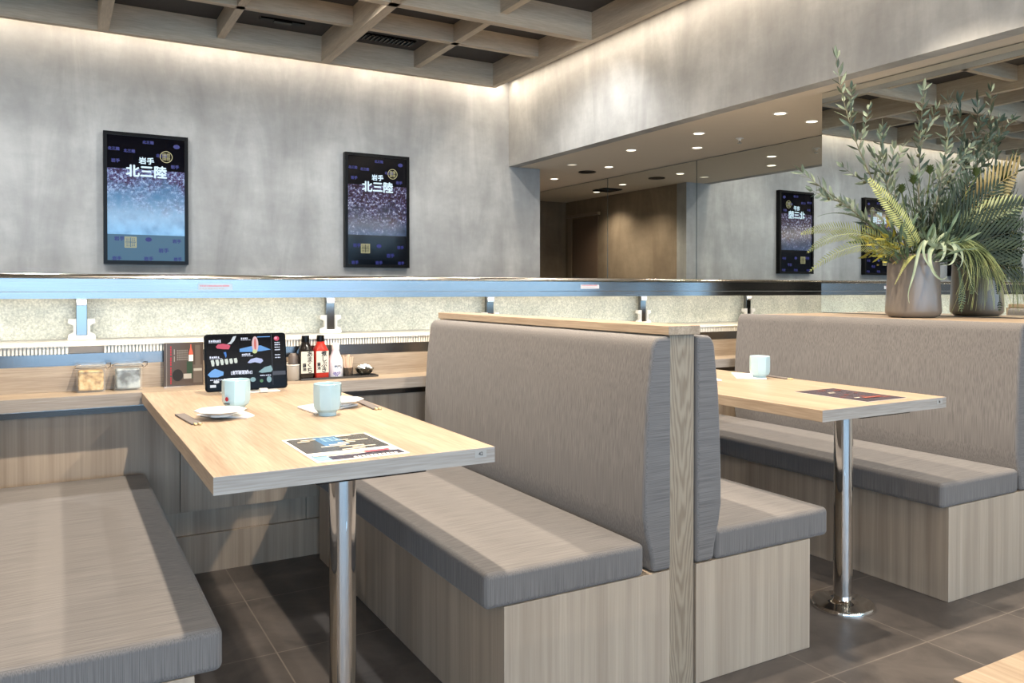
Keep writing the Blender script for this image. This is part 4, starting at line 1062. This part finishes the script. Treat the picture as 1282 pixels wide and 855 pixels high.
# air plant spilling over the rim
C0 = P(10, 6, -.135)
am = MB()
curls = [([C0, P(0, 22, -.15), P(-18, 20, -.17), P(-14, -12, -.17), P(8, -24, -.16)], .0075),
         ([C0, P(-8, 26, -.15), P(-24, 10, -.16), P(-10, -18, -.16), P(-22, -35, -.155), P(-30, -42, -.155), P(-24, -60, -.15)], .0062),
         ([C0, P(14, 22, -.16), P(18, 8, -.18), P(14, -14, -.18), P(4, -10, -.17)], .0078),
         ([C0, P(24, 22, -.15), P(38, 12, -.16), P(30, -20, -.17), P(14, -14, -.17)], .0075),
         ([C0, P(30, 20, -.14), P(46, 8, -.14), P(44, -14, -.14), P(36, -20, -.13)], .006),
         ([C0, P(-6, 10, -.16), P(-8, -20, -.17), P(10, -40, -.165), P(20, -28, -.16)], .007),
         ([C0, P(8, 24, -.13), P(10, 32, -.13)], .010), ([C0, P(16, 22, -.13), P(26, 27, -.13)], .009), ([C0, P(2, 20, -.12), P(-4, 24, -.12)], .008),
         ([C0, P(28, 10, -.13), P(52, 0, -.1), P(62, -25, -.1), P(48, -30, -.1), P(66, -50, -.1)], .003)]
for ctl, w_ in curls:
    pth = bez(ctl, 22); am.ribbon(pth, [max(.0010, 1.5*w_*(1-(i/22)**1.8)) for i in range(23)], RV + UV*.2, .5)
am.build('air_plant', LM['till'], pl, fix=False, smooth=False)
# grass spilling down on the right
gm = MB()
for k in range(75):
    e = R.uniform(0, 1); du = 30 + 70*e + R.uniform(-8, 8); dv = -75*R.uniform(.35, 1.0)
    ctl = [P(20, -6, -.05)+rv(.02), P(35+25*e, 35+R.uniform(-12, 12), -.10), P(60+20*e, 5, -.16+R.uniform(-.03, .03)), P(du, dv, -.18+R.uniform(-.03, .03))]
    gm.ribbon(bez(ctl, 12), [max(.0006, .0019*(1-(i/12)**2)) for i in range(13)], rv(), .3)
gm.build('hanging_grass', LM['grass'], pl, fix=False, smooth=False)
frond([P(25, -5, -.04), P(45, 10, -.08), P(48, -30, -.10), P(46, -72, -.10)], 34, .034, .0034, LM['blue'])
frond([P(22, -5, -.06), P(52, 14, -.10), P(58, -20, -.10), P(60, -50, -.09)], 30, .032, .0034, LM['blue'])
# palms on the right, towards the viewer's right along the shelf
frond([P(15, -10, -.02), P(50, 60, -.08), P(90, 105, -.16), P(160, 118, -.24)], 26, .12, .0055, LM['dry'], name='dry_palm_frond', lead=.9, up=FV, start=.35)
frond([P(15, -10, -.02), P(40, 45, -.08), P(75, 70, -.16), P(150, 52, -.24)], 26, .07, .0055, LM['cyc'], name='pale_palm_frond', lead=.7, up=FV, start=.35)
for ang in (35, 18, 2, 55, 72, -14):
    a = math.radians(ang); d = RV*math.cos(a)*1.0 - FV*.35*math.cos(a) + UV*math.sin(a)
    frond([P(18, -12, -.03), P(22, 0, -.05)+d*.08, P(24, 5, -.08)+d*.22, P(24, 0, -.08)+d*.40], 15, .15, .0060, LM['palm'], name='palm_frond', lead=1.5, up=FV, start=.25)
rm = MB()
for k in range(26):
    ctl = [P(50, -2, -.05), P(70+R.uniform(-10, 10), 5, -.1), P(85+R.uniform(-12, 14), R.uniform(-20, 0), -.12), P(90+R.uniform(-12, 14), R.uniform(-45, -20), -.12)]
    rm.ribbon(bez(ctl, 8), [.003*(1-(i/8)**2)+.0005 for i in range(9)], rv(), .3)
rm.build('red_trailing_leaves', leafmat('red_trailing', (70, 36, 44), (110, 84, 74)), pl, fix=False, smooth=False)
